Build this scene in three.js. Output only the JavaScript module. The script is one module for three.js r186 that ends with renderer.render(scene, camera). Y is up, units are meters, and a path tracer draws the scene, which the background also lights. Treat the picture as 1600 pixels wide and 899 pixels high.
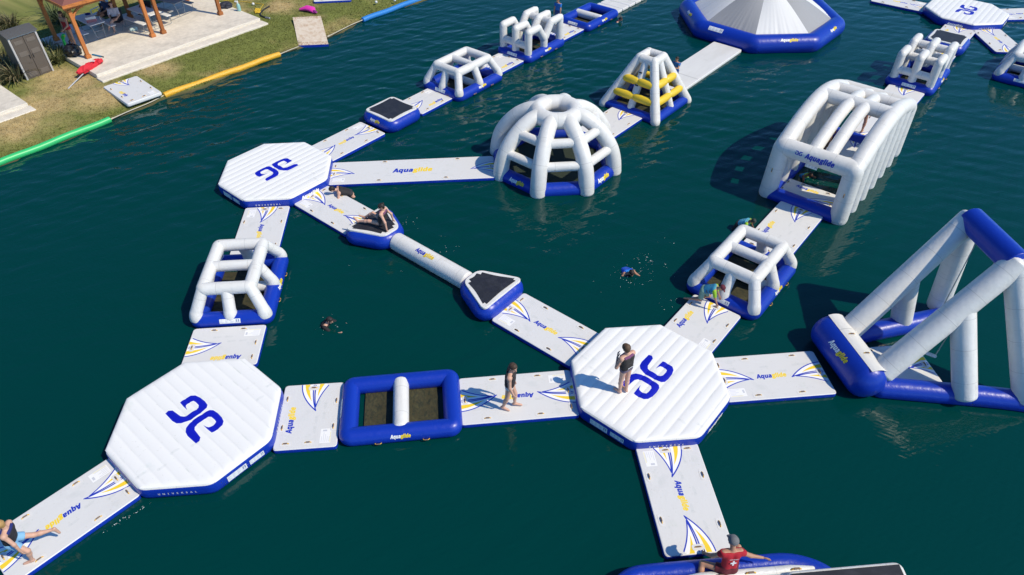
import * as THREE from 'three';
import { Sky } from 'three/addons/objects/Sky.js';
import { mergeGeometries } from 'three/addons/utils/BufferGeometryUtils.js';
import { RoundedBoxGeometry } from 'three/addons/geometries/RoundedBoxGeometry.js';

// ---------------------------------------------------------------- camera, sky, sun, exposure
const V = (x, y, z) => new THREE.Vector3(x, y, z);
const scene = new THREE.Scene();
const CAM_H = 14, FOCAL = 1085, PITCH = THREE.MathUtils.degToRad(41.8);
const camera = new THREE.PerspectiveCamera(2 * Math.atan(449.5 / FOCAL) * 180 / Math.PI, 1600 / 899, 0.1, 1500);
camera.position.set(0, CAM_H, 0); camera.rotation.set(-PITCH, 0, 0); scene.add(camera);
const SUN = V(1.49, 1.86, 0.60).normalize();
const sky = new Sky(); sky.scale.setScalar(1000);
sky.material.uniforms.sunPosition.value.copy(SUN);
sky.material.uniforms.turbidity.value = 2.5; sky.material.uniforms.rayleigh.value = 1.2;
sky.material.uniforms.mieCoefficient.value = 0.004; sky.material.uniforms.cloudCoverage.value = 0;
sky.name = 'sky'; sky.userData.kind = 'structure'; scene.add(sky);
scene.environmentIntensity = 0.18;
const sun = new THREE.DirectionalLight(new THREE.Color(1, 0.885, 0.67), 4.7);
sun.position.copy(SUN).multiplyScalar(90).add(V(2, 0, -22)); sun.target.position.set(2, 0, -22);
sun.castShadow = true; sun.shadow.mapSize.set(4096, 4096);
Object.assign(sun.shadow.camera, { left: -45, right: 45, top: 45, bottom: -45, near: 10, far: 200 });
scene.add(sun, sun.target);
const renderer = new THREE.WebGLRenderer({ antialias: true });
renderer.toneMapping = THREE.LinearToneMapping; renderer.toneMappingExposure = 0.88;
renderer.shadowMap.enabled = true;

// ---------------------------------------------------------------- helpers
let seedN = 7;
const rnd = () => { seedN = (seedN * 1664525 + 1013904223) >>> 0; return seedN / 4294967296; };
const rr = (a, b) => a + (b - a) * rnd();
const D2R = Math.PI / 180;
// a photo pixel and the height of what it touches -> a point of the place
function px(x, y, h = 0) {
  const X = (x - 800) / FOCAL, Y = -(y - 449.5) / FOCAL, c = Math.cos(PITCH), s = Math.sin(PITCH);
  const dy = Y * c - s, dz = -(c + Y * s), t = (CAM_H - h) / -dy;
  return V(X * t, h, dz * t);
}
const along = (o, deg, s, lat = 0) => V(o.x + Math.cos(deg * D2R) * s - Math.sin(deg * D2R) * lat, 0, o.z + Math.sin(deg * D2R) * s + Math.cos(deg * D2R) * lat);
const used = {};
function numbered(n) { const k = used[n] = (used[n] ?? -1) + 1; return k ? `${n}_${String(k).padStart(3, '0')}` : n; }
function thing(name, label, category, pos = V(0, 0, 0), deg = 0, group) {   // deg: direction of local +x in the ground plane
  const o = new THREE.Group(); o.name = numbered(name); o.position.copy(pos); o.rotation.y = -deg * D2R;
  o.userData = { label, category }; if (group) o.userData.group = group;
  scene.add(o); return o;
}
function part(parent, name, geo, mat, label) {
  const m = new THREE.Mesh(geo, mat); m.name = name; m.castShadow = m.receiveShadow = true;
  if (label) m.userData.label = label;
  parent.add(m); return m;
}
function solo(name, label, category, geo, mat, group) {
  const m = new THREE.Mesh(geo, mat); m.name = numbered(name); m.castShadow = m.receiveShadow = true;
  m.userData = { label, category }; if (group) m.userData.group = group; scene.add(m); return m;
}
function structure(name, geo, mat, kind = 'structure') {
  const m = new THREE.Mesh(geo, mat); m.name = name; m.userData.kind = kind; m.castShadow = m.receiveShadow = true; scene.add(m); return m;
}
function geom(pos, idx, uv, col) {
  const g = new THREE.BufferGeometry();
  g.setAttribute('position', new THREE.Float32BufferAttribute(pos, 3));
  if (uv) g.setAttribute('uv', new THREE.Float32BufferAttribute(uv, 2));
  if (col) g.setAttribute('color', new THREE.Float32BufferAttribute(col, 3));
  if (idx) g.setIndex(idx);
  g.computeVertexNormals(); return g;
}
const merge = (list) => mergeGeometries(list.map((g) => { const q = g.index ? g.toNonIndexed() : g.clone(); for (const k of Object.keys(q.attributes)) if (!['position', 'normal', 'uv'].includes(k)) q.deleteAttribute(k); return q; }));
function box(w, h, d, x = 0, y = 0, z = 0, r = 0) {
  const g = r ? new RoundedBoxGeometry(w, h, d, 2, r) : new THREE.BoxGeometry(w, h, d);
  g.translate(x, y, z); return g;
}
// polyline with rounded corners
function fillet(pts, rad, closed, k = 6) {
  if (!rad) return pts.slice();
  const out = [], n = pts.length;
  for (let i = 0; i < n; i++) {
    if (!closed && (i === 0 || i === n - 1)) { out.push(pts[i].clone()); continue; }
    const p = pts[i], a = pts[(i - 1 + n) % n], b = pts[(i + 1) % n];
    const la = p.distanceTo(a), lb = p.distanceTo(b), d = Math.min(rad, la * 0.48, lb * 0.48);
    const p0 = p.clone().lerp(a, d / la), p1 = p.clone().lerp(b, d / lb);
    for (let j = 0; j <= k; j++) { const t = j / k; out.push(p0.clone().multiplyScalar((1 - t) * (1 - t)).addScaledVector(p, 2 * t * (1 - t)).addScaledVector(p1, t * t)); }
  }
  return out;
}
// an inflated tube along a path: round section, parallel-transported, optional domed ends
function tube(path, r, o = {}) {
  const { closed = false, seg = 16, rad = 0, cap = true, squash = 1 } = o;
  let pts = fillet(path, rad, closed, o.k ?? 6);
  if (!closed && o.dense) { const q = []; for (let i = 0; i < pts.length - 1; i++) { const m = Math.max(1, Math.round(pts[i].distanceTo(pts[i + 1]) / o.dense)); for (let j = 0; j < m; j++) q.push(pts[i].clone().lerp(pts[i + 1], j / m)); } q.push(pts[pts.length - 1]); pts = q; }
  const n = pts.length, T = [];
  for (let i = 0; i < n; i++) {
    const a = closed ? pts[(i - 1 + n) % n] : pts[Math.max(0, i - 1)], b = closed ? pts[(i + 1) % n] : pts[Math.min(n - 1, i + 1)];
    T.push(b.clone().sub(a).normalize());
  }
  let N = Math.abs(T[0].y) > 0.9 ? V(1, 0, 0) : V(0, 1, 0);
  N.addScaledVector(T[0], -N.dot(T[0])).normalize();
  const rings = []; let len = 0;
  const R = typeof r === 'function' ? r : () => r;
  const total = n + (closed ? 1 : 0);
  for (let i = 0; i < total; i++) {
    const j = i % n; N.addScaledVector(T[j], -N.dot(T[j])).normalize();
    if (i) len += pts[j].distanceTo(pts[(i - 1) % n]);
    // widen the ring at a mitred corner
    let m = null, s = 1;
    if (closed || (j > 0 && j < n - 1)) { const ti = pts[j].clone().sub(pts[(j - 1 + n) % n]).normalize(), to = pts[(j + 1) % n].clone().sub(pts[j]).normalize(), cs = ti.dot(to); if (cs < 0.999) { m = to.sub(ti).normalize(); s = Math.min(1.6, 1 / Math.sqrt(Math.max(0.2, (1 + cs) / 2))); } }
    rings.push({ c: pts[j], N: N.clone(), B: T[j].clone().cross(N), r: R(total > 1 ? i / (total - 1) : 0), T: T[j], len, m, s });
  }
  if (!closed && cap) {
    const dome = (ring, s) => { const out = []; for (let k = 1; k <= 5; k++) { const a = k / 5 * Math.PI / 2; out.push({ ...ring, c: ring.c.clone().addScaledVector(ring.T, s * ring.r * Math.sin(a) * (o.capLen ?? 1)), r: Math.max(ring.r * Math.cos(a), 1e-4), len: ring.len + s * ring.r * Math.sin(a) }); } return out; };
    const a = dome(rings[0], -1).reverse(), b = dome(rings[rings.length - 1], 1);
    rings.unshift(...a); rings.push(...b);
  }
  const pos = [], uv = [], idx = [];
  for (const g of rings) for (let k = 0; k <= seg; k++) {
    const a = k / seg * Math.PI * 2, o_ = g.N.clone().multiplyScalar(Math.cos(a) * g.r * squash).addScaledVector(g.B, Math.sin(a) * g.r); if (g.m) o_.addScaledVector(g.m, o_.dot(g.m) * (g.s - 1)); const p = g.c.clone().add(o_);
    pos.push(p.x, p.y, p.z); uv.push(g.len, k / seg * 2 * Math.PI * 0.2);
  }
  const w = seg + 1;
  for (let i = 0; i < rings.length - 1; i++) for (let k = 0; k < seg; k++) { const a = i * w + k, b = a + w; idx.push(a, a + 1, b, b, a + 1, b + 1); }
  const G = geom(pos, idx, uv);
  // weld the normals across the seam
  const nn = G.attributes.normal;
  for (let i = 0; i < rings.length; i++) { const a = i * w, b = a + seg; const v = V(nn.getX(a) + nn.getX(b), nn.getY(a) + nn.getY(b), nn.getZ(a) + nn.getZ(b)).normalize(); nn.setXYZ(a, v.x, v.y, v.z); nn.setXYZ(b, v.x, v.y, v.z); }
  return G;
}
// rings of a flat outline swept through a profile of [outset, height]; outline is a list of [x, z]
function skirt(outline, profile, closeTop) {
  const n = outline.length, pos = [], uv = [], idx = [], nor = [];
  for (let i = 0; i < n; i++) { const a = outline[(i - 1 + n) % n], b = outline[(i + 1) % n], l = Math.hypot(b[0] - a[0], b[1] - a[1]); nor.push([(b[1] - a[1]) / l, -(b[0] - a[0]) / l]); }
  let area = 0; for (let i = 0; i < n; i++) { const a = outline[i], b = outline[(i + 1) % n]; area += a[0] * b[1] - b[0] * a[1]; }
  const s = area > 0 ? 1 : -1;
  profile.forEach(([o, y]) => { let l = 0; for (let i = 0; i <= n; i++) { const j = i % n; if (i) l += Math.hypot(outline[j][0] - outline[i - 1][0], outline[j][1] - outline[i - 1][1]); pos.push(outline[j][0] + nor[j][0] * o * s, y, outline[j][1] + nor[j][1] * o * s); uv.push(l, y); } });
  const w = n + 1;
  for (let p = 0; p < profile.length - 1; p++) for (let i = 0; i < n; i++) { const a = p * w + i, b = a + w; if (s > 0) idx.push(a, a + 1, b, b, a + 1, b + 1); else idx.push(a, b, a + 1, b, b + 1, a + 1); }
  return geom(pos, idx, uv);
}
function outlineRound(pts, rad, k = 5) { return fillet(pts.map(([x, z]) => V(x, 0, z)), rad, true, k).map((p) => [p.x, p.z]); }
function flat(outline, y, uvScale = [1, 1], uvOff = [0, 0]) {       // a filled outline in the ground plane, facing up
  const sh = new THREE.Shape(outline.map(([x, z]) => new THREE.Vector2(x, -z)));
  const g = new THREE.ShapeGeometry(sh); g.rotateX(-Math.PI / 2); g.translate(0, y, 0);
  const p = g.attributes.position, uv = g.attributes.uv;
  for (let i = 0; i < p.count; i++) uv.setXY(i, p.getX(i) * uvScale[0] + uvOff[0], -p.getZ(i) * uvScale[1] + uvOff[1]);
  return g;
}
// smooth value noise
const hash = (x, y) => { let h = (x * 374761393 + y * 668265263) | 0; h = Math.imul(h ^ (h >>> 13), 1274126177); return ((h ^ (h >>> 16)) >>> 0) / 4294967296; };
function noise(x, y, per = 0) {
  const xi = Math.floor(x), yi = Math.floor(y), f = x - xi, g = y - yi, u = f * f * (3 - 2 * f), v = g * g * (3 - 2 * g);
  const q = (a, b) => per ? hash(((a % per) + per) % per, ((b % per) + per) % per) : hash(a, b);
  return (q(xi, yi) * (1 - u) + q(xi + 1, yi) * u) * (1 - v) + (q(xi, yi + 1) * (1 - u) + q(xi + 1, yi + 1) * u) * v;
}
const fbm = (x, y, o = 4) => { let s = 0, a = 0.5, t = 0; for (let i = 0; i < o; i++) { s += a * noise(x + i * 17, y - i * 31); t += a; a *= 0.5; x *= 2; y *= 2; } return s / t; };
function dataTex(n, fn, srgb, channels = 4) {
  const d = new Uint8Array(n * n * 4);
  for (let j = 0; j < n; j++) for (let i = 0; i < n; i++) { const c = fn(i / n, j / n, i, j), k = (j * n + i) * 4; if (Array.isArray(c)) { d[k] = c[0]; d[k + 1] = c[1]; d[k + 2] = c[2]; } else d[k] = d[k + 1] = d[k + 2] = c; d[k + 3] = 255; }
  const t = new THREE.DataTexture(d, n, n); t.wrapS = t.wrapT = THREE.RepeatWrapping; t.magFilter = THREE.LinearFilter; t.minFilter = THREE.LinearMipmapLinearFilter; t.generateMipmaps = true;
  if (srgb) t.colorSpace = THREE.SRGBColorSpace; t.needsUpdate = true; return t;
}
function canvasTex(w, h, draw) {
  const c = document.createElement('canvas'); c.width = w; c.height = h; draw(c.getContext('2d'), w, h);
  const t = new THREE.CanvasTexture(c); t.colorSpace = THREE.SRGBColorSpace; t.anisotropy = 8; return t;
}
const lin = (r, g, b) => new THREE.Color().setRGB(r, g, b);
const std = (color, roughness = 0.6, extra = {}) => new THREE.MeshStandardMaterial({ color, roughness, side: THREE.DoubleSide, ...extra });

// ---------------------------------------------------------------- materials
const pvcBump = dataTex(256, (u, v) => 255 * (0.55 * noise(u * 8, v * 8, 8) + 0.3 * noise(u * 24, v * 24, 24) + 0.15 * noise(u * 64, v * 64, 64)));
pvcBump.repeat.set(1.3, 1.3);
const grime = dataTex(512, (u, v) => { const a = noise(u * 6, v * 6, 6) * 0.5 + noise(u * 18, v * 18, 18) * 0.3 + noise(u * 60, v * 60, 60) * 0.2, s = Math.max(0, noise(u * 40 + 9, v * 10, 0) - 0.82) * 2; const seam = [0.11, 0.43, 0.78].some((q) => Math.abs(u - q) < 0.003) ? 0.10 : 0, k = 1 - 0.07 * a - 0.16 * s * a - seam; return [255 * k, 255 * k * (1 - 0.006 * a), 255 * k * (1 - 0.02 * a)]; }, true);
grime.repeat.set(0.4, 0.4);
const M = {
  white: std(lin(0.80, 0.80, 0.79), 0.42, { map: grime, bumpMap: pvcBump, bumpScale: 0.006 }),
  blue: std(lin(0.005, 0.036, 0.40), 0.36, { bumpMap: pvcBump, bumpScale: 0.006 }),
  yellow: std(lin(0.80, 0.56, 0.035), 0.45, { bumpMap: pvcBump, bumpScale: 0.004 }),
  black: std(lin(0.022, 0.022, 0.026), 0.6),
  net: std(lin(0.62, 0.62, 0.62), 0.75, { map: canvasTex(256, 256, (c) => { c.fillStyle = '#5d5636'; c.fillRect(0, 0, 256, 256); for (let i = 0; i < 400; i++) { c.fillStyle = rnd() < 0.5 ? `rgba(24,40,30,${0.1 + 0.2 * rnd()})` : `rgba(140,134,84,${0.05 + 0.15 * rnd()})`; c.beginPath(); c.ellipse(rnd() * 256, rnd() * 256, rr(2, 22), rr(2, 10), rnd() * 3, 0, 7); c.fill(); } c.strokeStyle = 'rgba(14,22,16,0.5)'; c.lineWidth = 1; for (let i = 0; i < 256; i += 4) { c.beginPath(); c.moveTo(i, 0); c.lineTo(i, 256); c.moveTo(0, i); c.lineTo(256, i); c.stroke(); } }) }),
  grey: std(lin(0.50, 0.50, 0.52), 0.5, { bumpMap: pvcBump, bumpScale: 0.004 }),
  handle: std(lin(0.75, 0.42, 0.03), 0.5),
  rope: std(lin(0.55, 0.5, 0.4), 0.8),
  patch: std(lin(0.74, 0.74, 0.74), 0.5),
};

// ---------------------------------------------------------------- print on the inflatables
const BLUE = '#1a35b4', YEL = '#f6d437';
function brand(c, x, y, size, c1 = BLUE, c2 = YEL, centre = true) {       // slanted two-colour word
  c.save(); c.translate(x, y); c.transform(1, 0, -0.16, 1, 0, 0);
  c.font = `bold ${size}px sans-serif`; c.textBaseline = 'middle'; c.textAlign = 'left'; c.lineJoin = 'round'; c.lineWidth = size * 0.07;
  const a = c.measureText('Aqua').width, b = c.measureText('glide').width, k = 0.9; c.scale(k, 1.05);
  const x0 = centre ? -(a + b) / 2 : 0;
  c.fillStyle = c.strokeStyle = c1; c.fillText('Aqua', x0, 0); c.strokeText('Aqua', x0, 0);
  c.fillStyle = c.strokeStyle = c2; c.fillText('glide', x0 + a, 0); c.strokeText('glide', x0 + a, 0);
  c.restore();
}
// twin-fang flash: base on x = 0, tips toward -x; unit = metres, s = pixels per metre
function flash(c, x, y, s, dir) {
  c.save(); c.translate(x, y); c.scale(dir * s, s * 0.8);
  const P = (pts, fill) => { c.beginPath(); c.moveTo(pts[0][0], pts[0][1]); for (let i = 1; i < pts.length; i++) { const q = pts[i]; q.length === 4 ? c.quadraticCurveTo(q[0], q[1], q[2], q[3]) : c.lineTo(q[0], q[1]); } c.closePath(); c.fillStyle = fill; c.fill(); };
  const W = '#f7f7f6';
  P([[0, -0.42], [-0.42, -0.40, -0.86, 0.10], [-0.45, -0.06, 0, -0.06]], W);
  P([[0, 0.02], [-0.42, 0.0, -0.74, 0.10], [-0.40, 0.16, -0.06, 0.40], [0, 0.34]], W);
  P([[0, -0.33], [-0.28, -0.31, -0.58, -0.04], [-0.33, -0.17, 0, -0.18]], YEL);
  P([[0, 0.14], [-0.22, 0.10, -0.44, 0.12], [-0.2, 0.17, 0, 0.29]], YEL);
  const L = (pts, w) => { c.beginPath(); c.moveTo(pts[0][0], pts[0][1]); c.quadraticCurveTo(...pts[1]); c.strokeStyle = BLUE; c.lineWidth = w; c.lineCap = 'round'; c.stroke(); };
  L([[0, -0.43], [-0.44, -0.41, -0.86, 0.10]], 0.034);
  L([[-0.06, -0.055], [-0.47, -0.06, -0.88, 0.12]], 0.034);
  L([[-0.06, 0.012], [-0.42, 0.0, -0.76, 0.10]], 0.036);
  L([[-0.08, 0.41], [-0.40, 0.16, -0.76, 0.10]], 0.034);
  c.restore();
}
function speckle(c, w, h, n) { for (let i = 0; i < n; i++) { const a = 0.03 + 0.06 * rnd(); c.fillStyle = rnd() < 0.6 ? `rgba(120,116,92,${a})` : `rgba(255,255,255,${a})`; c.beginPath(); c.ellipse(rnd() * w, rnd() * h, rr(1, 9), rr(1, 5), rnd() * 3, 0, 7); c.fill(); } }
function wetPatches(c, w, h, s, n) {                                  // spilled lake water and footprints drying on the deck
  for (let i = 0; i < n; i++) { const x = rnd() * w, y = rnd() * h, r = rr(0.05, 0.22) * s; for (let j = 0; j < 9; j++) { c.fillStyle = `rgba(160,176,172,${rr(0.02, 0.05)})`; c.beginPath(); c.ellipse(x + rr(-1, 1) * r, y + rr(-0.7, 0.7) * r, r * rr(0.2, 0.8), r * rr(0.1, 0.5), rnd() * 3, 0, 7); c.fill(); } }
  let x = rnd() * w, y = h * rr(0.3, 0.7); for (let i = 0; i < 7; i++) { x += 0.42 * s; const f = i % 2 ? 0.09 : -0.09; c.fillStyle = 'rgba(150,164,162,0.10)'; c.beginPath(); c.ellipse(x % w, y + f * s, 0.10 * s, 0.038 * s, rr(-0.2, 0.2), 0, 7); c.fill(); c.beginPath(); c.ellipse((x + 0.1 * s) % w, y + f * s, 0.04 * s, 0.045 * s, 0, 0, 7); c.fill(); }
}
function tagPrint(c, x, y, s) {                                       // pale warning panel
  c.fillStyle = '#f3f3f2'; c.fillRect(x, y, 0.42 * s, 0.26 * s); c.fillStyle = '#d9dbe0';
  for (let i = 0; i < 5; i++) c.fillRect(x + 0.03 * s, y + (0.03 + i * 0.045) * s, rr(0.12, 0.3) * s, 0.016 * s);
  c.fillStyle = '#c9ccd4'; c.fillRect(x + 0.34 * s, y + 0.05 * s, 0.05 * s, 0.1 * s); c.fillStyle = '#efe4a8'; c.fillRect(x + 0.02 * s, y + 0.235 * s, 0.3 * s, 0.014 * s);
}
const matTex = {};
for (const [type, LX, LZ, S] of [['long', 2.75, 1.5, 340], ['short', 2.0, 1.5, 400], ['runway', 6.0, 1.5, 220], ['mid', 3.0, 1.5, 300]]) {
  matTex[type] = canvasTex(Math.round(LX * S), Math.round(LZ * S), (c, w, h) => {
    c.fillStyle = '#dbdbdb'; c.fillRect(0, 0, w, h); speckle(c, w, h, 320); wetPatches(c, w, h, S, Math.round(LX * 1.3));
    c.strokeStyle = '#e6e6e8'; c.lineWidth = 0.03 * S; c.strokeRect(0, 0, w, h);
    if (type === 'short' || type === 'mid') {
      flash(c, w, h * 0.52, S, 1); brand(c, w * 0.44, h * 0.2, 0.185 * S); tagPrint(c, 0.12 * S, h - 0.42 * S, S);
    } else {
      flash(c, w, h * 0.5, S, 1); flash(c, 0, h * 0.5, S, -1);
      brand(c, w / 2, h * 0.5, (type === 'runway' ? 0.33 : 0.175) * S); tagPrint(c, 0.14 * S, h - 0.40 * S, S);
    }
  });
}
const matMat = Object.fromEntries(Object.entries(matTex).map(([k, t]) => [k, std(0xffffff, 0.55, { map: t, bumpMap: pvcBump, bumpScale: 0.003 })]));
// the hub emblem: two mirrored hooks, outline in metres on the deck, traced once and mirrored
const hook = [[0.42, 0.68], [0.33, 0.69], [0.26, 0.62], [0.24, 0.42], [0.23, 0.32], [0.18, 0.24], [0.10, 0.21], [-0.02, 0.215], [-0.14, 0.205], [-0.20, 0.22], [-0.245, 0.28], [-0.25, 0.42], [-0.235, 0.5], [-0.17, 0.53], [-0.08, 0.53], [-0.03, 0.51], [-0.005, 0.46], [0.02, 0.36], [0.02, 0.55], [0.01, 0.70], [-0.05, 0.72], [-0.17, 0.715], [-0.28, 0.70], [-0.36, 0.62], [-0.40, 0.48], [-0.41, 0.28], [-0.39, 0.13], [-0.33, 0.06], [-0.24, 0.04], [-0.08, 0.03], [0.10, 0.025], [0.20, 0.05], [0.33, 0.11], [0.40, 0.2], [0.43, 0.34]];
const DECK = 4.3;
const hubTex = canvasTex(1400, 1400, (c, w) => {
  const s = w / DECK; c.fillStyle = '#eeeeed'; c.fillRect(0, 0, w, w); speckle(c, w, w, 600); wetPatches(c, w, w, s, 9);
  for (let i = 0; i < 40; i++) { c.fillStyle = `rgba(90,120,90,${0.02 + 0.07 * rnd()})`; c.beginPath(); c.ellipse((Math.floor(rr(1, 15)) * 0.272 + 0.1) * s, rnd() * w, rr(2, 5), rr(10, 50), 0, 0, 7); c.fill(); }
  c.translate(w / 2, w / 2); c.fillStyle = '#0d18b6';
  for (const m of [1, -1]) { c.beginPath(); hook.forEach(([x, z], i) => c[i ? 'lineTo' : 'moveTo'](x * s, (z * m + 0.0) * s)); c.closePath(); c.fill(); }
});
const hubMat = std(0xffffff, 0.45, { map: hubTex, bumpMap: pvcBump, bumpScale: 0.003 });
const decal = (t) => std(0xffffff, 0.5, { map: t, transparent: true });
const D = {
  whiteYellow: decal(canvasTex(512, 128, (c) => brand(c, 256, 66, 92, '#f4f4f4', '#f0d528'))),
  blueYellow: decal(canvasTex(512, 128, (c) => brand(c, 256, 66, 92, BLUE, '#eccb2c'))),
  blueAll: decal(canvasTex(512, 128, (c) => { c.fillStyle = BLUE; c.save(); c.translate(62, 64); c.scale(58, 58); c.rotate(-Math.PI / 2); for (const m of [1, -1]) { c.beginPath(); hook.forEach(([x, z], i) => c[i ? 'lineTo' : 'moveTo'](x, z * m)); c.fill(); } c.restore(); brand(c, 312, 66, 78, BLUE, BLUE); })),
  white: decal(canvasTex(512, 128, (c) => brand(c, 256, 66, 92, '#f4f4f4', '#f4f4f4'))),
  universal: decal(canvasTex(512, 64, (c) => { c.fillStyle = '#e8e9ef'; c.font = 'bold 44px sans-serif'; c.textAlign = 'center'; c.textBaseline = 'middle'; [...'UNIVERSAL'].forEach((l, i) => c.fillText(l, 40 + i * 54, 33)); })),
  tag: decal(canvasTex(384, 96, (c) => { c.fillStyle = '#eef0f2'; c.fillRect(6, 6, 372, 84); c.fillStyle = '#c3c9d6'; for (let i = 0; i < 5; i++) for (let j = 0; j < 4; j++) c.fillRect(16 + j * 90, 16 + i * 14, rr(30, 74), 7); c.fillStyle = '#8d99b5'; c.fillRect(300, 20, 20, 44); c.fillRect(336, 20, 22, 44); })),
};
// print wrapped on a straight tube: centre p, along direction d (reads along d), tube radius r, centred on outward direction up
function wrapPrint(parent, mat, p, d, up, r, len, wid, name = 'brand_print', squash = 1) {
  d = d.clone().normalize(); up = up.clone().addScaledVector(d, -up.dot(d)).normalize(); const side = d.clone().cross(up);
  const pos = [], uv = [], idx = [], n = 8, A = wid / r / 2;
  for (let i = 0; i <= n; i++) for (let j = 0; j < 2; j++) {
    const a = -A + 2 * A * i / n, q = p.clone().addScaledVector(d, (j - 0.5) * len).addScaledVector(up, Math.cos(a) * (r + 0.005)).addScaledVector(side, Math.sin(a) * (r + 0.005));
    pos.push(q.x, q.y, q.z); uv.push(j, 1 - i / n);
  }
  for (let i = 0; i < n; i++) { const a = i * 2; idx.push(a, a + 2, a + 1, a + 1, a + 2, a + 3); }
  return part(parent, name, geom(pos, idx, uv), mat);
}
// flat print: centre p, reading direction d, outward normal nrm
function flatPrint(parent, mat, p, d, nrm, len, wid, name = 'brand_print') {
  d = d.clone().normalize(); const u = nrm.clone().cross(d).normalize(), q = p.clone().addScaledVector(nrm, 0.004);
  const c = (a, b) => q.clone().addScaledVector(d, a * len / 2).addScaledVector(u, b * wid / 2);
  const P = [c(-1, -1), c(1, -1), c(1, 1), c(-1, 1)];
  return part(parent, name, geom(P.flatMap((v) => [v.x, v.y, v.z]), [0, 1, 2, 0, 2, 3], [0, 0, 1, 0, 1, 1, 0, 1]), mat);
}
// ---------------------------------------------------------------- the lake
const waves = [];
for (let i = 0; i < 54; i++) { const l = 0.24 * Math.pow(6.5, i / 53), a = (80 + rr(-50, 50)) * D2R, k = 2 * Math.PI / l; waves.push([Math.cos(a) * k, Math.sin(a) * k, rnd() * 6.283, 0.0018 * Math.pow(l, 0.55)]); }
const calm = (x, z) => Math.min(1.15, 0.22 + 0.9 * THREE.MathUtils.smoothstep(-z, 7, 26)) * (0.1 + 1.8 * fbm(x * 0.12 + 40, z * 0.12, 3));
function waveY(x, z) { let y = 0; for (const [kx, kz, p, a] of waves) y += a * Math.sin(kx * x + kz * z + p); return y * calm(x, z); }
{
  const x0 = -22, x1 = 36, z0 = -47, z1 = 0, st = 0.1, nx = Math.round((x1 - x0) / st), nz = Math.round((z1 - z0) / st);
  const pos = new Float32Array((nx + 1) * (nz + 1) * 3), uv = new Float32Array((nx + 1) * (nz + 1) * 2), idx = [];
  for (let j = 0, n = 0; j <= nz; j++) for (let i = 0; i <= nx; i++, n++) {
    const x = x0 + i * st, z = z0 + j * st, e = Math.min(1, Math.min(x - x0, x1 - x, z - z0, z1 - z) / 2);
    pos[n * 3] = x; pos[n * 3 + 1] = waveY(x, z) * e; pos[n * 3 + 2] = z; uv[n * 2] = x / 5; uv[n * 2 + 1] = z / 5;
  }
  for (let j = 0; j < nz; j++) for (let i = 0; i < nx; i++) { const a = j * (nx + 1) + i, b = a + nx + 1; idx.push(a, b, a + 1, b, b + 1, a + 1); }
  const g = new THREE.BufferGeometry(); g.setAttribute('position', new THREE.BufferAttribute(pos, 3)); g.setAttribute('uv', new THREE.BufferAttribute(uv, 2)); g.setIndex(idx); g.computeVertexNormals();
  const W = [[-400, -600, x0, 300], [x1, -600, 500, 300], [x0, -600, x1, z0], [x0, z1, x1, 300]].map(([a, b, c, d]) => { const q = new THREE.PlaneGeometry(c - a, d - b); q.rotateX(-Math.PI / 2); q.translate((a + c) / 2, 0, (b + d) / 2); const u = q.attributes.uv, p = q.attributes.position; for (let i = 0; i < 4; i++) u.setXY(i, p.getX(i) / 5, p.getZ(i) / 5); return q; });
  const bump = dataTex(512, (u, v) => { let s = 0; for (let i = 1; i <= 18; i++) { const a = Math.round(4 + (i * 7) % 23), b = Math.round(16 + (i * 5) % 40) * (i % 2 ? 1 : 1); s += Math.sin(2 * Math.PI * (a * u * (i % 3 ? 1 : -1) + b * v) + i * 2.4) / (1 + b * 0.03); } return 127 + 11 * s; });
  const water = new THREE.MeshPhysicalMaterial({ color: lin(0.0, 0.0395, 0.0365), roughness: 0.05, ior: 1.33, bumpMap: bump, bumpScale: 0.008 });
  structure('water', mergeGeometries([g, ...W].map((q) => { const r = q.clone(); return r; })), water);
}
// ---------------------------------------------------------------- the bank
const S0 = V(-19.28, 0, -22.56), SD = V(14.22, 0, -17.41).normalize(), SI = V(SD.z, 0, -SD.x);   // along the shore, inland
const shoreWob = (s) => 0.10 * Math.sin(s * 0.9) + 0.07 * Math.sin(s * 2.3 + 1) + 0.25 * (fbm(s * 0.5, 3, 3) - 0.5);
const bankY = (s, t) => { t += shoreWob(s); return t < 0 ? Math.max(-0.6, t * 0.8) : (t < 0.5 ? 0.16 * Math.sin(t * Math.PI) ** 0.8 : 0.16) + 0.13 * THREE.MathUtils.smoothstep(t, 0.4, 2) + 0.035 * (fbm(s * 1.3 + 7, t * 1.3, 3) - 0.5); };
const bank = (s, t) => V(S0.x + SD.x * s + SI.x * t, bankY(s, t), S0.z + SD.z * s + SI.z * t);
const toBank = (p) => { const d = p.clone().sub(S0); return [d.dot(SD), d.dot(SI)]; };
const dry = [[px(110, 130, .3), 1.5], [px(60, 165, .3), 1.3], [px(20, 195, .3), 1.2], [px(150, 150, .3), 1.1], [px(250, 108, .3), 0.8], [px(90, 115, .3), 0.9], [px(440, 10, .3), 1.0]];
const lushP = [[px(300, 95, .3), 1.0], [px(380, 55, .3), 0.9], [px(70, 30, .3), 2.5], [px(120, 105, .3), 0.5]];
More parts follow.
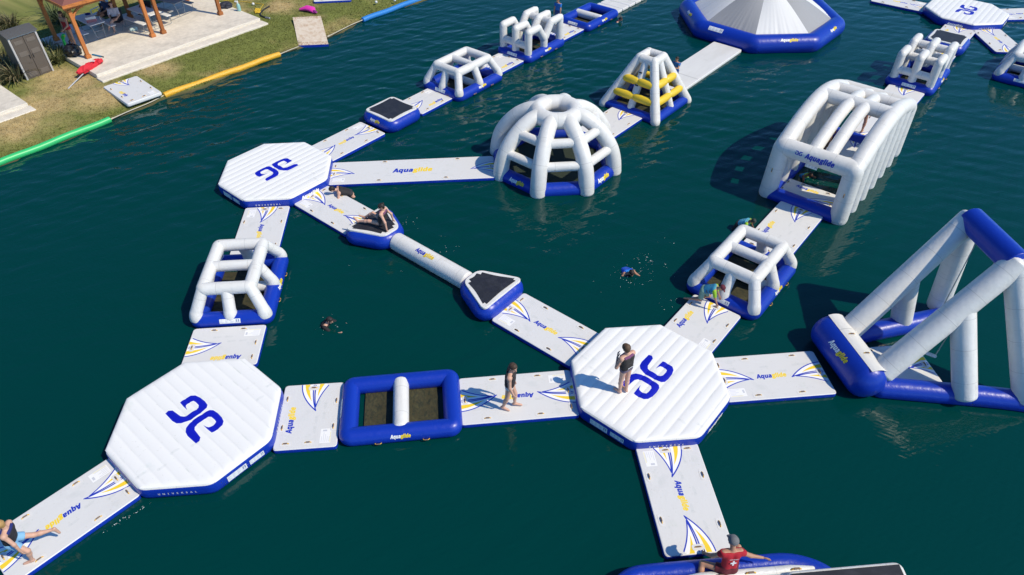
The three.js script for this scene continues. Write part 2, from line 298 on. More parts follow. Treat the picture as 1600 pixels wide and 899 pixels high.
function grassColor(x, z) {
  const n = fbm(x * 0.55, z * 0.55, 4), f = fbm(x * 5, z * 5, 3), m = fbm(x * 1.7 + 30, z * 1.7, 3);
  let d = THREE.MathUtils.clamp((n - 0.49) * 2.0 + (m - 0.5) * 0.9, 0, 0.55);
  for (const [p, r] of dry) { const q = Math.hypot(x - p.x, z - p.z) / r + (m - 0.5) * 0.9; d = Math.max(d, THREE.MathUtils.clamp(1.5 - q, 0, 1)); }
  for (const [p, r] of lushP) { const q = Math.hypot(x - p.x, z - p.z) / r + (m - 0.5) * 0.8; d *= THREE.MathUtils.clamp(q, 0.1, 1); }
  const k = 0.7 + 0.6 * f, g = [0.158, 0.178, 0.037], t = [0.45, 0.34, 0.155];
  return [0, 1, 2].map((i) => (g[i] * (1 - d) + t[i] * d) * k);
}
{
  const pos = [], col = [], idx = [], ss = [], ts = [];
  for (let s = -40; s < -8; s += 1) ss.push(s); for (let s = -8; s < 26; s += 0.13) ss.push(s); for (let s = 26; s <= 70; s += 1) ss.push(s);
  for (let t = -1; t < 14; t += 0.13) ts.push(t); for (let t = 14; t <= 80; t += 2) ts.push(t);
  for (const s of ss) for (const t of ts) { const p = bank(s, t); pos.push(p.x, p.y, p.z); const c = grassColor(p.x, p.z), w = THREE.MathUtils.smoothstep(t + shoreWob(s), 0.0, 0.25), e = [0.07, 0.06, 0.03]; col.push(...c.map((v, i) => v * w + e[i] * (1 - w))); }
  for (let i = 0; i < ss.length - 1; i++) for (let j = 0; j < ts.length - 1; j++) { const a = i * ts.length + j, b = a + ts.length; idx.push(a, a + 1, b, b, a + 1, b + 1); }
  structure('grass_bank', geom(pos, idx, null, col), std(0xffffff, 0.95, { vertexColors: true }));
}
const slabs = [];        // filled below: keeps the grass off the concrete
const insideSlab = (x, z) => slabs.some((f) => f(x, z));
function grassBlades() {
  const blade = geom([-0.006, 0, 0, 0.006, 0, 0, 0.0, 0.055, 0.014, -0.006, 0, 0.01, 0.004, 0, 0.016, -0.012, 0.045, -0.004, 0.004, 0, -0.01, 0.012, 0, -0.012, 0.018, 0.05, 0.0], null);
  const N = 70000, im = new THREE.InstancedMesh(blade, std(0xffffff, 0.9), N), m = new THREE.Matrix4(), q = new THREE.Quaternion(), col = new THREE.Color(); let n = 0;
  while (n < N) {
    const s = rr(-6, 26), t = Math.pow(rnd(), 1.3) * 12 + 0.12 - shoreWob(s), p = bank(s, t); if (insideSlab(p.x, p.z) || rnd() > 0.35 + fbm(p.x * 1.5, p.z * 1.5, 2)) { if (rnd() < 0.5) continue; }
    if (insideSlab(p.x, p.z)) continue;
    const c = grassColor(p.x, p.z), k = rr(0.75, 1.25), h = rr(0.5, 1.1);
    q.setFromAxisAngle(V(0, 1, 0), rnd() * 6.28); m.compose(p, q, V(1.6 * h, h, 1.6 * h)); im.setMatrixAt(n, m); im.setColorAt(n, col.setRGB(c[0] * k, c[1] * k, c[2] * k)); n++;
  }
  im.name = 'lawn_grass'; im.userData = { kind: 'stuff', label: 'short dry grass growing over the bank', category: 'grass' }; im.castShadow = im.receiveShadow = true; scene.add(im);
}

// ---------------------------------------------------------------- octagonal hubs
const HUB_R = 2.06, HUB_Y = 0.42;
function hubGeometry() {
  const corners = []; for (let k = 0; k < 8; k++) { const a = (22.5 + 45 * k) * D2R; corners.push([HUB_R * Math.cos(a), HUB_R * Math.sin(a)]); }
  const out = outlineRound(corners, 0.16, 5);
  // ribbed deck: columns across the ribs, clipped to the octagon
  const ap = HUB_R * Math.cos(Math.PI / 8) - 0.02, half = HUB_R * Math.sin(Math.PI / 8), pitch = 0.272, pos = [], uv = [], idx = [], nx = 168, nz = 30;
  const zmax = (x) => Math.abs(x) <= half ? ap : Math.max(0.02, ap - (Math.abs(x) - half) * 1.0);
  for (let i = 0; i <= nx; i++) {
    const x = -ap + 2 * ap * i / nx, zm = Math.min(zmax(x), ap);
    for (let j = 0; j <= nz; j++) {
      const v = -1 + 2 * j / nz, z = zm * Math.sign(v) * (1 - Math.pow(1 - Math.abs(v), 1.4));
      const q = ((x / pitch + 50.5) % 1) * 2 - 1, edge = Math.min(1, Math.min((zm - Math.abs(z)) / 0.16, (ap - Math.abs(x)) / 0.16));
      const rib = Math.sqrt(Math.max(0, 1 - q * q * 0.97)), y = HUB_Y + 0.021 * (rib - 0.55) * THREE.MathUtils.smoothstep(edge, 0.05, 1) - 0.035 * (1 - Math.sqrt(Math.max(0, 1 - (1 - edge) ** 2)));
      pos.push(x, y, z); uv.push(x / DECK + 0.5, -z / DECK + 0.5);
    }
  }
  for (let i = 0; i < nx; i++) for (let j = 0; j < nz; j++) { const a = i * (nz + 1) + j, b = a + nz + 1; idx.push(a, a + 1, b, b, a + 1, b + 1); }
  return { deck: geom(pos, idx, uv), rim: skirt(out, [[-0.03, HUB_Y - 0.036], [-0.005, HUB_Y - 0.045], [0.008, HUB_Y - 0.07]]), wall: skirt(out, [[0.008, HUB_Y - 0.07], [0.022, HUB_Y - 0.11], [0.03, HUB_Y - 0.2], [0.03, HUB_Y - 0.3], [0.015, HUB_Y - 0.38], [-0.06, HUB_Y - 0.47], [-0.3, HUB_Y - 0.52]]) };
}
const hubG = hubGeometry();
const HUB = { A: V(-7.67, 0, -10.46), B: V(3.51, 0, -11.73), C: V(-8.57, 0, -21.65), D: V(24.17, 0, -37.31) };
function makeHub(o, deg, label, sides) {
  const t = thing('hub_platform', label, 'floating platform', o, deg, 'octagonal white hubs');
  part(t, 'deck', hubG.deck, hubMat); part(t, 'rim', hubG.rim, M.white); part(t, 'side_wall', hubG.wall, M.blue);
  const ap = HUB_R * Math.cos(Math.PI / 8) + 0.03;
  for (const [world, kind] of sides) {
    const a = (world - deg) * D2R, n = V(Math.cos(a), 0, Math.sin(a)), d = V(Math.sin(a), 0, -Math.cos(a)), c = n.clone().multiplyScalar(ap).setY(HUB_Y - 0.23);
    if (kind === 'universal') flatPrint(t, D.universal, c, d, n, 0.95, 0.12, 'side_print');
    if (kind === 'brand') flatPrint(t, D.white, c, d, n, 0.95, 0.22, 'side_print');
    if (kind === 'tag') { flatPrint(t, D.tag, c.clone().addScaledVector(d, -0.2), d, n, 0.52, 0.2, 'warning_label'); flatPrint(t, D.tag, c.clone().addScaledVector(d, 0.33), d, n, 0.4, 0.17, 'warning_label'); }
  }
  return t;
}
makeHub(HUB.A, 130, 'octagonal white hub with blue emblem between a blue crossbar frame and a running person\'s mat', [[85, 'universal'], [40, 'tag'], [-5, 'universal'], [130, 'brand']]);
makeHub(HUB.B, -140, 'octagonal white hub with a person in black vest standing on it', [[85, 'universal'], [130, 'tag'], [40, 'brand'], [175, 'brand']]);
makeHub(HUB.C, 40, 'octagonal white hub joined by a long runway to the open dome', [[85, 'universal'], [40, 'brand'], [130, 'tag']]);
makeHub(HUB.D, -140, 'octagonal white hub beyond the square trampoline next to the tunnel\'s castle frame', [[85, 'universal'], [130, 'brand'], [40, 'brand']]);

// ---------------------------------------------------------------- walkway mats
const matSize = { long: [2.75, 1.5], short: [2.0, 1.5], runway: [6.0, 1.5], mid: [3.0, 1.5], plain: [3.9, 1.5], plank: [1.5, 0.62] };
const handleG = { bar: tube([V(-0.075, 0.006, 0), V(-0.05, 0.03, 0), V(0.05, 0.03, 0), V(0.075, 0.006, 0)], 0.011, { rad: 0.02, seg: 6, k: 3 }), grip: tube([V(-0.035, 0.03, 0), V(0.035, 0.03, 0)], 0.016, { seg: 6 }), patch: flat(outlineRound([[-0.14, -0.07], [0.14, -0.07], [0.14, 0.07], [-0.14, 0.07]], 0.06, 4), 0.004) };
const gripM = std(lin(0.20, 0.13, 0.09), 0.7);
function addHandle(t, x, y, z, turn = 0, patch = true) {
  const h = part(t, 'handle', handleG.bar, M.handle); h.position.set(x, y, z); h.rotation.y = turn; part(h, 'grip', handleG.grip, gripM); if (patch) part(h, 'patch', handleG.patch, M.patch); return h;
}
const matG = {};
function makeMat(type, c, deg, label, o = {}) {
  const [bx, bz] = matSize[type], LX = o.len ?? bx, LZ = o.wid ?? bz, key = type + LX + '_' + LZ, top = o.y ?? 0.13;
  if (!matG[key]) {
    const out = outlineRound([[-LX / 2, -LZ / 2], [LX / 2, -LZ / 2], [LX / 2, LZ / 2], [-LX / 2, LZ / 2]], 0.09, 4);
    const inner = out.map(([x, z]) => [x * (1 - 0.03 / LX), z * (1 - 0.03 / LZ)]);
    matG[key] = { deck: flat(inner, 0, [1 / LX, 1 / LZ], [0.5, 0.5]), edge: skirt(out, [[-0.016, 0], [-0.003, -0.004], [0.003, -0.016]]), side: skirt(out, [[0.003, -0.016], [0.012, -0.05], [0.012, -0.11], [0, -0.15], [-0.1, -0.17]]) };
  }
  const g = matG[key], t = thing('walkway_mat', label, 'floating mat', V(c.x, top, c.z), deg, 'floating walkway mats');
  part(t, 'deck', g.deck, matMat[type] ?? M.white); part(t, 'edge', g.edge, M.patch); part(t, 'side_wall', g.side, o.pale ? M.patch : M.blue);
  if (matMat[type]) { const a = LX / 2, b = LZ / 2; for (const [x, z, r] of [[-a + 0.16, -b + 0.28, 1.57], [a - 0.14, -0.05 * 0, 1.57], [-a * 0.35, -b + 0.13, 0], [a * 0.4, b - 0.13, 0], [-a * 0.4, b - 0.13, 0], [a * 0.55, -b + 0.13, 0], [-a + 0.16, 0.06, 1.57]]) addHandle(t, x, 0, z, r); }
  return t;
}
const dAB = -6.5, dAC = -94.6, dCB = 39.4, dUp = -50.6;
makeMat('long', along(HUB.A, 131, 3.28), 131, 'printed mat with a running person in black vest and pale blue shorts');
makeMat('short', along(HUB.A, dAB, 2.66), -95, 'short mat squeezed between the hub and the blue crossbar frame');
makeMat('long', along(HUB.A, dAB, 7.86), 174, 'printed mat with a person walking on it in a black vest over a white swimsuit', { len: 2.95 });
makeMat('long', along(HUB.B, dCB + 180, 3.30), dCB, 'empty printed mat between a tapered trampoline and the hub where a person stands', { len: 2.8 });
makeMat('short', along(HUB.B, dUp, 2.92), dUp, 'short mat where a child in lime sleeves kneels by the climbing frame');
makeMat('long', along(HUB.B, -5.5, 3.32), -5.5, 'printed mat leading to the big blue cushion of the swing tower', { len: 2.9 });
makeMat('long', along(HUB.B, 84.5, 3.24), 84.5, 'printed mat leading to the raft with the person in red');
makeMat('short', along(HUB.A, dAC, 2.66), 175, 'short mat between the hub and the lower end of a lone climbing frame');
makeMat('long', along(HUB.A, dAC, 7.86), 85, 'printed mat above the lone climbing frame, running up to the hub', { len: 2.8 });
makeMat('long', along(HUB.C, dCB, 3.28), dCB, 'printed mat with a person hauling themselves out of the water');
makeMat('runway', along(HUB.C, -4.6, 4.92), -4.6, 'long runway mat with large lettering leading to the open dome', { len: 6.05 });
makeMat('long', along(HUB.C, dUp, 3.26), 180 + dUp, 'printed mat between the hub and the square black trampoline');
makeMat('short', along(HUB.C, dUp, 7.7), 180 + dUp, 'short mat between the square black trampoline and a climbing frame');
makeMat('short', along(HUB.C, dUp, 12.5), 180 + dUp, 'short mat between a climbing frame and the castle frame');
makeMat('short', along(HUB.C, dUp, 17.45), 180 + dUp, 'short mat where a child in a blue shirt stands behind the castle frame');
makeMat('mid', along(V(1.6, 0, -22.78), -49.2, 3.55), -49.2, 'mat between the open dome and the yellow stepped pyramid', { len: 2.8 });
makeMat('plain', along(V(5.73, 0, -27.56), -50, 4.62), -50, 'plain white mat between the yellow stepped pyramid and the grey and white canopy dome', { len: 5.95, pale: true });
makeMat('mid', along(HUB.B, dUp, 8.62), dUp, 'mat where a child in lime sleeves climbs up in front of the tunnel', { len: 3.1 });
makeMat('runway', along(HUB.B, dUp, 19.1), dUp, 'runway mat behind the tunnel with a person in red shorts standing', { len: 5.7 });
makeMat('short', along(HUB.B, dUp, 26.05), dUp, 'short mat between the castle frame and a square trampoline');
makeMat('short', along(HUB.B, dUp, 30.0), dUp, 'short mat between a square trampoline and an octagonal hub');
makeMat('long', along(HUB.D, -143, 3.28), -143, 'printed mat running from the hub toward the canopy dome');
makeMat('long', along(HUB.D, -5, 3.28), -5, 'printed mat on the hub\'s side away from the canopy dome');
makeMat('long', V(24.25, 0, -34.05), 94 + 180, 'printed mat from the hub toward the dark side of a climbing frame', { len: 2.9 });
for (let i = 0; i < 5; i++) makeMat('plank', along(HUB.C, dUp, 21.75 + i * 0.66, 0), dUp + 90, 'white step board in a row of boards beyond the blue crossbar frame', { pale: true, y: 0.15 });
// ---------------------------------------------------------------- rectangular blue bases and what stands on them
const rectLoop = (L, W, y) => [V(-L / 2, y, -W / 2), V(L / 2, y, -W / 2), V(L / 2, y, W / 2), V(-L / 2, y, W / 2)];
function sagging(w, d, cx, y) { const g = new THREE.PlaneGeometry(w, d, 18, 18); g.rotateX(-Math.PI / 2); const p = g.attributes.position; for (let i = 0; i < p.count; i++) { const x = p.getX(i), z = p.getZ(i), e = (1 - (2 * x / w) ** 2) * (1 - (2 * z / d) ** 2); p.setXYZ(i, x + cx, y - 0.02 * e + 0.03 * (fbm(x * 4 + cx * 7, z * 4, 2) - 0.5), z); } g.computeVertexNormals(); return g; }
function bayFloors(t, L, W, n = 2, y = 0.045) {
  for (let i = 0; i < n; i++) { const w = L / n - 0.24; part(t, 'mesh_floor', sagging(w, W - 0.02, (i - (n - 1) / 2) * (L / n), y), M.net); }
}
function basePrint(t, L, W, r, y) {
  wrapPrint(t, D.whiteYellow, V(0.0, y, W / 2 - r), V(1, 0, 0), V(0, 0.55, 1), r, 0.62, 0.17);
  wrapPrint(t, D.whiteYellow, V(0.0, y, -W / 2 + r), V(-1, 0, 0), V(0, 0.55, -1), r, 0.62, 0.17);
  wrapPrint(t, D.tag, V(-L / 2 + r, y, 0), V(0, 0, 1), V(-1, 0.5, 0), r, 0.6, 0.15, 'warning_label');
  for (const x of [-0.55, 0.6]) { const h = addHandle(t, x, y - 0.04, W / 2 + 0.004, 0, false); h.rotation.x = Math.PI / 2; }
}
function makeBase(t, L, W, r = 0.235, y = 0.15) {
  part(t, 'base_tube', tube(rectLoop(L - 2 * r, W - 2 * r, y), r, { closed: true, rad: 0.11, seg: 20 }), M.blue);
  bayFloors(t, L - 4 * r, W - 4 * r + 0.1); basePrint(t, L, W, r, y);
}
function makeCrossbarFrame(c, deg, label) {
  const t = thing('crossbar_frame', label, 'inflatable frame', c, deg, 'blue crossbar frames');
  makeBase(t, 3.0, 2.06, 0.228, 0.15);
  part(t, 'crossbar', tube([V(0, 0.22, -0.72), V(0, 0.22, 0.72)], 0.2, { seg: 20, capLen: 0.5 }), M.white);
  return t;
}
function makeClimbFrame(c, deg, label) {
  const t = thing('obstacle_frame', label, 'inflatable frame', c, deg, 'white climbing frames on blue bases');
  makeBase(t, 3.05, 2.36);
  part(t, 'low_crossbar', tube([V(0, 0.2, -0.9), V(0, 0.2, 0.9)], 0.16), M.white);
  const y = 1.05, a = 0.98, b = 0.65, r = 0.182;
  part(t, 'top_ring', tube(rectLoop(2 * a, 2 * b, y), r, { closed: true, rad: 0.06, seg: 18 }), M.white);
  part(t, 'top_crossbar', tube([V(0, y, -b), V(0, y, b)], 0.16, { cap: false }), M.white);
  for (const [x, z, fx, fz] of [[-a, -b, -1.3, -0.95], [-a, b, -1.3, 0.95], [a, -b, 1.3, -0.95], [a, b, 1.3, 0.95], [-a, 0, -1.3, 0], [a, 0, 1.3, 0], [0, -b, 0, -0.95], [0, b, 0, 0.95]])
    part(t, 'leg', tube([V(x, y, z), V(fx * 0.97 + x * 0.03, 0.42, fz * 0.97 + z * 0.03), V(fx, 0.25, fz)], (s) => 0.165 + 0.035 * s, { seg: 16, capLen: 0.4, rad: 0.1 }), M.white);
  return t;
}
function makeCastle(c, deg, label) {
  const t = thing('castle_frame', label, 'inflatable frame', c, deg, 'white battlement frames on blue bases');
  makeBase(t, 3.05, 2.1, 0.235, 0.15);
  const e = 1.22, w = 0.76, top = 1.38, r = 0.178;
  for (const z of [-w, 0, w]) for (const s of [-1, 1])
    part(t, 'arch', tube([V(s * e, 0.25, z), V(s * e, top, z), V(s * 0.5, top, z), V(s * 0.08, 0.78, z)], r, { rad: 0.025, k: 2, seg: 16, capLen: 0.5 }), M.white);
  for (const z of [-w, w]) part(t, 'middle_leg', tube([V(0, 0.76, z), V(0, 0.28, z)], r, { capLen: 0.5 }), M.white);
  for (const [x, y] of [[-e, 0.72], [e, 0.72], [-0.28, 1.05], [0.72, 1.3]]) part(t, 'crossbar', tube([V(x, y, -w), V(x, y, w)], 0.165), M.white);
  return t;
}
makeCrossbarFrame(along(HUB.A, dAB, 4.92), dAB, 'blue frame with a thick white crossbar between two hubs');
makeCrossbarFrame(along(HUB.C, dUp, 19.92), dUp, 'blue frame with white crossbar beside a row of white step boards');
makeClimbFrame(along(HUB.A, dAC, 5.0), dAC, 'white climbing frame on blue base standing alone between two hubs');
makeClimbFrame(along(HUB.B, dUp, 5.5), dUp, 'white climbing frame on blue base with a child kneeling at its foot');
makeClimbFrame(along(HUB.C, dUp, 10.06), dUp, 'white climbing frame on blue base between the square trampoline and the castle frame');
makeClimbFrame(V(21.73 + 1.18 * 0.77 + 1.5 * 0.64, 0, -29.89 + 1.18 * 0.64 - 1.5 * 0.77), dUp, 'climbing frame in shade on blue base at the end of the far hub\'s mat');
makeCastle(along(HUB.C, dUp, 15.0), dUp, 'white castle frame with a child in a blue shirt behind it');
makeCastle(along(HUB.B, dUp, 23.5), dUp, 'white castle frame between the tunnel and a square trampoline');

// ---------------------------------------------------------------- trampolines
const bedTex = canvasTex(512, 512, (c, w) => { c.fillStyle = '#2b2c33'; c.fillRect(0, 0, w, w); for (let i = 0; i < 240; i++) { c.fillStyle = rnd() < 0.5 ? `rgba(120,122,128,${0.02 + 0.05 * rnd()})` : `rgba(10,12,24,${0.04 + 0.08 * rnd()})`; c.beginPath(); c.ellipse(rnd() * w, rnd() * w, rr(6, 60), rr(4, 30), rnd() * 3, 0, 7); c.fill(); } for (let i = 0; i < 512; i += 6) { c.fillStyle = 'rgba(0,0,0,0.10)'; c.fillRect(i, 0, 2, w); c.fillRect(0, i, w, 2); } });
const bedM = std(0xffffff, 0.55, { map: bedTex });
function makeTrampoline(c, deg, corners, label, r = 0.3, extra) {
  const t = thing('trampoline', label, 'trampoline', c, deg, 'floating trampolines');
  const inner = (k) => { const m = corners.length; return corners.map(([x, z], i) => { const a = corners[(i - 1 + m) % m], b = corners[(i + 1) % m]; const u = [a[0] - x, a[1] - z], v = [b[0] - x, b[1] - z], lu = Math.hypot(...u), lv = Math.hypot(...v); const s = Math.abs(u[0] * v[1] - u[1] * v[0]) / lu / lv; return [x + (u[0] / lu + v[0] / lv) * k / s, z + (u[1] / lu + v[1] / lv) * k / s]; }); };
  part(t, 'base_tube', tube(inner(r).map(([x, z]) => V(x, 0.22, z)), r, { closed: true, rad: 0.22, seg: 24 }), M.blue);
  const o = outlineRound(inner(r * 0.62), 0.22, 6);
  part(t, 'white_border', merge([flat(o, 0.53), skirt(o, [[0, 0.53], [0.012, 0.52], [0.015, 0.47]])]), M.white);
  const b = inner(r * 0.62 + 0.085), m = b.length, out = [];
  const ctr = [b.reduce((s, p) => s + p[0], 0) / m, b.reduce((s, p) => s + p[1], 0) / m];
  for (let i = 0; i < m; i++) {                                  // straps: cut corners, slightly hollow sides
    const p = b[i], q = b[(i + 1) % m], L = Math.hypot(q[0] - p[0], q[1] - p[1]), k = 0.1 / L;
    for (let j = 0; j <= 8; j++) { const s = k + (1 - 2 * k) * j / 8, h = 0.035 * Math.sin(Math.PI * j / 8); const x = p[0] + (q[0] - p[0]) * s, z = p[1] + (q[1] - p[1]) * s, d = Math.hypot(ctr[0] - x, ctr[1] - z); out.push([x + (ctr[0] - x) / d * h, z + (ctr[1] - z) / d * h]); }
    const d = Math.hypot(ctr[0] - q[0], ctr[1] - q[1]); out.push([q[0] + (ctr[0] - q[0]) / d * 0.14, q[1] + (ctr[1] - q[1]) / d * 0.14]);
  }
  part(t, 'bed', flat(out, 0.538, [0.5, 0.5], [0.5, 0.5]), bedM);
  if (extra) extra(t); return t;
}
const sq = [[-0.96, -0.96], [0.96, -0.96], [0.96, 0.96], [-0.96, 0.96]];
const sqPrint = (t) => { wrapPrint(t, D.whiteYellow, V(-0.66, 0.22, 0), V(0, 0, 1), V(-1, 0.5, 0), 0.3, 0.7, 0.2); };
makeTrampoline(along(HUB.C, dUp, 5.72), dUp, sq, 'square black trampoline on a blue tube between a hub\'s mat and a climbing frame\'s mat', 0.3, sqPrint);
makeTrampoline(along(HUB.B, dUp, 28.05), dUp, sq, 'square black trampoline between the castle frame and the far hub', 0.3, sqPrint);
const trap = [[-0.85, -1.16], [0.8, -0.45], [0.8, 0.45], [-0.85, 1.16]];
makeTrampoline(along(HUB.C, dCB, 5.5), dCB, trap, 'tapered trampoline with a person sitting on its black bed', 0.3);
makeTrampoline(along(HUB.C, dCB, 10.12), dCB + 180, trap, 'empty tapered trampoline with black bed at the end of the white log', 0.3);
{
  const t = thing('balance_log', 'thick white lettered log between two tapered trampolines', 'inflatable log', along(HUB.C, dCB, 7.8), dCB);
  part(t, 'tube', tube([V(-1.5, 0.2, 0), V(1.5, 0.2, 0)], 0.3, { seg: 24, capLen: 0.4, dense: 0.3 }), M.white);
  wrapPrint(t, D.blueYellow, V(-0.1, 0.2, 0), V(1, 0, 0), V(0, 1, 0.35), 0.3, 0.95, 0.24);
}
// ---------------------------------------------------------------- open dome
{
  const c = V(1.6, 0, -22.78), t = thing('climbing_dome', 'open white ribbed dome on a blue ring at the end of the long runway', 'inflatable dome', c, 17.5);
  const at = (k, r, y) => V(Math.cos(k * 45 * D2R) * r, y, Math.sin(k * 45 * D2R) * r);
  part(t, 'base_ring', tube([...Array(8)].map((_, k) => at(k, 2.16, 0.1)), 0.27, { closed: true, rad: 0.12, seg: 20 }), M.blue);
  const prof = [[2.28, 0.04], [2.24, 0.45], [2.12, 0.93], [1.83, 1.4], [1.44, 1.8], [1.04, 2.04], [0.74, 2.12]];
  for (let k = 0; k < 8; k++) part(t, 'rib', tube(prof.map(([r, y]) => at(k, r, y)), (s) => 0.285 - 0.01 * s, { rad: 0.25, k: 4, seg: 18, capLen: 0.6 }), M.white);
  part(t, 'crown_ring', tube([...Array(8)].map((_, k) => at(k, 0.74, 2.1)), 0.3, { closed: true, rad: 0.2, seg: 20 }), M.white);
  for (let k = 0; k < 8; k++) {
    const mid = (17.5 + 45 * k + 22.5 + 360) % 360; if (Math.abs(mid - 175) < 8 || Math.abs(mid - 310) < 8) continue;
    for (const [r, y] of [[2.08, 1.0], [1.6, 1.66]]) {
      const a = at(k, r, y), b = at(k + 1, r, y), g = part(t, 'rung', tube([a, b], 0.17, { cap: false }), M.white), m = a.clone().add(b).multiplyScalar(0.5), n = V(m.x, 0, m.z).normalize(), d = b.clone().sub(a).normalize();
      for (const s of [-0.3, 0.3]) { const h = addHandle(g, 0, 0, 0, 0, false); h.position.copy(m.clone().addScaledVector(d, s * (y > 1 ? 0.6 : 1)).addScaledVector(n, 0.15).add(V(0, -0.06, 0))); h.rotation.y = Math.atan2(-d.z, d.x); }
    }
  }
  for (const k of [1, 0, 2]) { const a = at(k, 2.16, 0.1), b = at(k + 1, 2.16, 0.1), m = a.clone().add(b).multiplyScalar(0.5), n = V(m.x, 0, m.z).normalize(), d = V(n.z, 0, -n.x); if (k !== 1) wrapPrint(t, D.whiteYellow, m, d, n.clone().setY(0.6), 0.27, 0.85, 0.26); }
  part(t, 'mesh_floor', flat([...Array(8)].map((_, k) => { const p = at(k, 2.0, 0); return [p.x, p.z]; }), 0.05), std(lin(0.02, 0.032, 0.02), 0.8));
}
// ---------------------------------------------------------------- stepped pyramid
{
  const t = thing('step_pyramid', 'white pyramid frame with bright yellow steps on a blue base', 'inflatable pyramid', V(5.73, 0, -27.56), dUp + 1);
  const b = 1.22, u = 0.36, ty = 2.05;
  part(t, 'base_tube', tube(rectLoop(2 * b, 2 * b, 0.12), 0.2, { closed: true, rad: 0.12, seg: 18 }), M.blue);
  part(t, 'mesh_floor', box(2.0, 0.02, 2.0, 0, 0.05, 0), M.net);
  part(t, 'top_ring', tube(rectLoop(2 * u, 2 * u, ty), 0.18, { closed: true, rad: 0.14, seg: 18 }), M.white);
  for (const x of [-1, 1]) for (const z of [-1, 1]) part(t, 'corner_tube', tube([V(x * b * 1.04, 0.1, z * b * 1.04), V(x * u, ty, z * u)], (s) => 0.21 - 0.03 * s, { seg: 16, capLen: 1.2 }), M.white);
  for (const [x, z] of [[-1, 0], [1, 0], [0, 1], [0, -1]]) part(t, 'middle_tube', tube([V(x * b, 0.16, z * b), V(x * u, ty, z * u)], 0.16, { seg: 16 }), M.white);
  const fin = (() => { const n = 12, pos = [], idx = [], seg = 10; for (let i = 0; i <= n; i++) { const s = -1 + 2 * i / n, h = 0.16 * Math.pow(Math.max(0, 1 - s * s * s * s), 0.5) + 0.004, w = 0.13 * Math.pow(Math.max(0, 1 - s * s), 0.5) + 0.004; for (let k = 0; k < seg; k++) { const a = k / seg * 6.283185; pos.push(s * 0.5, Math.cos(a) * h, Math.sin(a) * w); } } for (let i = 0; i < n; i++) for (let k = 0; k < seg; k++) { const a = i * seg + k, b2 = i * seg + (k + 1) % seg; idx.push(a, b2, a + seg, b2, b2 + seg, a + seg); } return geom(pos, idx, Array(pos.length / 3 * 2).fill(0)); })();
  for (const [fx, fz] of [[-1, 0], [1, 0], [0, 1], [0, -1]]) for (const lv of [0.3, 0.6]) for (const s of [-1, 1]) {
    const h = b + (u - b) * lv, y = 0.15 + (ty - 0.15) * lv, cx = fx ? fx * h : s * h * 0.5, cz = fz ? fz * h : s * h * 0.5;
    const m = part(t, 'step', fin, M.yellow); m.position.set(cx + fx * 0.12, y, cz + fz * 0.12); m.scale.set(h * 1.24, 1.0, 1.1); m.rotation.order = 'YXZ'; m.rotation.y = fx ? Math.PI / 2 : 0; m.rotation.x = (fx ? fx : fz) * -0.5;
  }
  for (const s of [0.25, 0.5, 0.75]) { const g = part(t, 'grip', box(0.05, 0.05, 0.16, 0, 0, 0, 0.02), M.black); g.position.set(-(b + (u - b) * s) - 0.15, 0.16 + (ty - 0.16) * s + 0.06, 0); }
}
// ---------------------------------------------------------------- canopy dome on an octagonal blue ring
{
  const t = thing('canopy_bouncer', 'grey and white segmented canopy dome on a thick blue octagonal ring', 'inflatable dome', V(13.0, 0, -36.6), 19.5);
  const R = 3.76, at = (k, r, y) => V(Math.cos(k * 45 * D2R) * r, y, Math.sin(k * 45 * D2R) * r);
  part(t, 'ring', tube([...Array(8)].map((_, k) => at(k, R, 0.3)), 0.47, { closed: true, rad: 0.14, seg: 28 }), M.blue);
  const wh = std(lin(0.72, 0.72, 0.72), 0.6), gr = std(lin(0.33, 0.335, 0.35), 0.6);
  for (let k = 0; k < 8; k++) {
    const n = 40, m = 26, pos = [], idx = [];
    for (let i = 0; i <= m; i++) for (let j = 0; j <= n; j++) {
      const s = i / m, f = j / n, rad = (R - 0.18) * (1 - s), y = 0.58 + 1.55 * (0.55 * Math.sin(s * Math.PI / 2) + 0.45 * s);
      const p = at(k, rad, 0).lerp(at(k + 1, rad, 0), f); const puck = 0.02 * Math.sin(f * 70 + noise(f * 30, k) * 5) * Math.exp(-s * 5) * Math.sin(f * Math.PI), bil = 0.10 * Math.sin(f * Math.PI) * Math.sin(s * Math.PI);
      pos.push(p.x * (1 + 0.015 * Math.sin(f * Math.PI)), y + puck + bil, p.z * (1 + 0.015 * Math.sin(f * Math.PI)));
    }
    for (let i = 0; i < m; i++) for (let j = 0; j < n; j++) { const a = i * (n + 1) + j, b = a + n + 1; idx.push(a, b, a + 1, b, b + 1, a + 1); }
    part(t, 'canopy_panel', geom(pos, idx), k % 2 ? wh : gr, k % 2 ? 'white canopy panel' : 'grey canopy panel');
  }
  for (const [k, mat, L] of [[1, D.whiteYellow, 1.1], [3, D.whiteYellow, 0.9], [0, D.whiteYellow, 0.9], [2, D.tag, 0.8]]) { const a = at(k, R, 0.3), b = at(k + 1, R, 0.3), m = a.clone().add(b).multiplyScalar(0.5), n = V(m.x, 0, m.z).normalize(), d = V(n.z, 0, -n.x); wrapPrint(t, mat, m.addScaledVector(d, k === 2 ? -0.5 : 0.15), d, n.clone().setY(1.0), 0.47, L, 0.24, k === 2 ? 'warning_label' : 'brand_print'); }
}
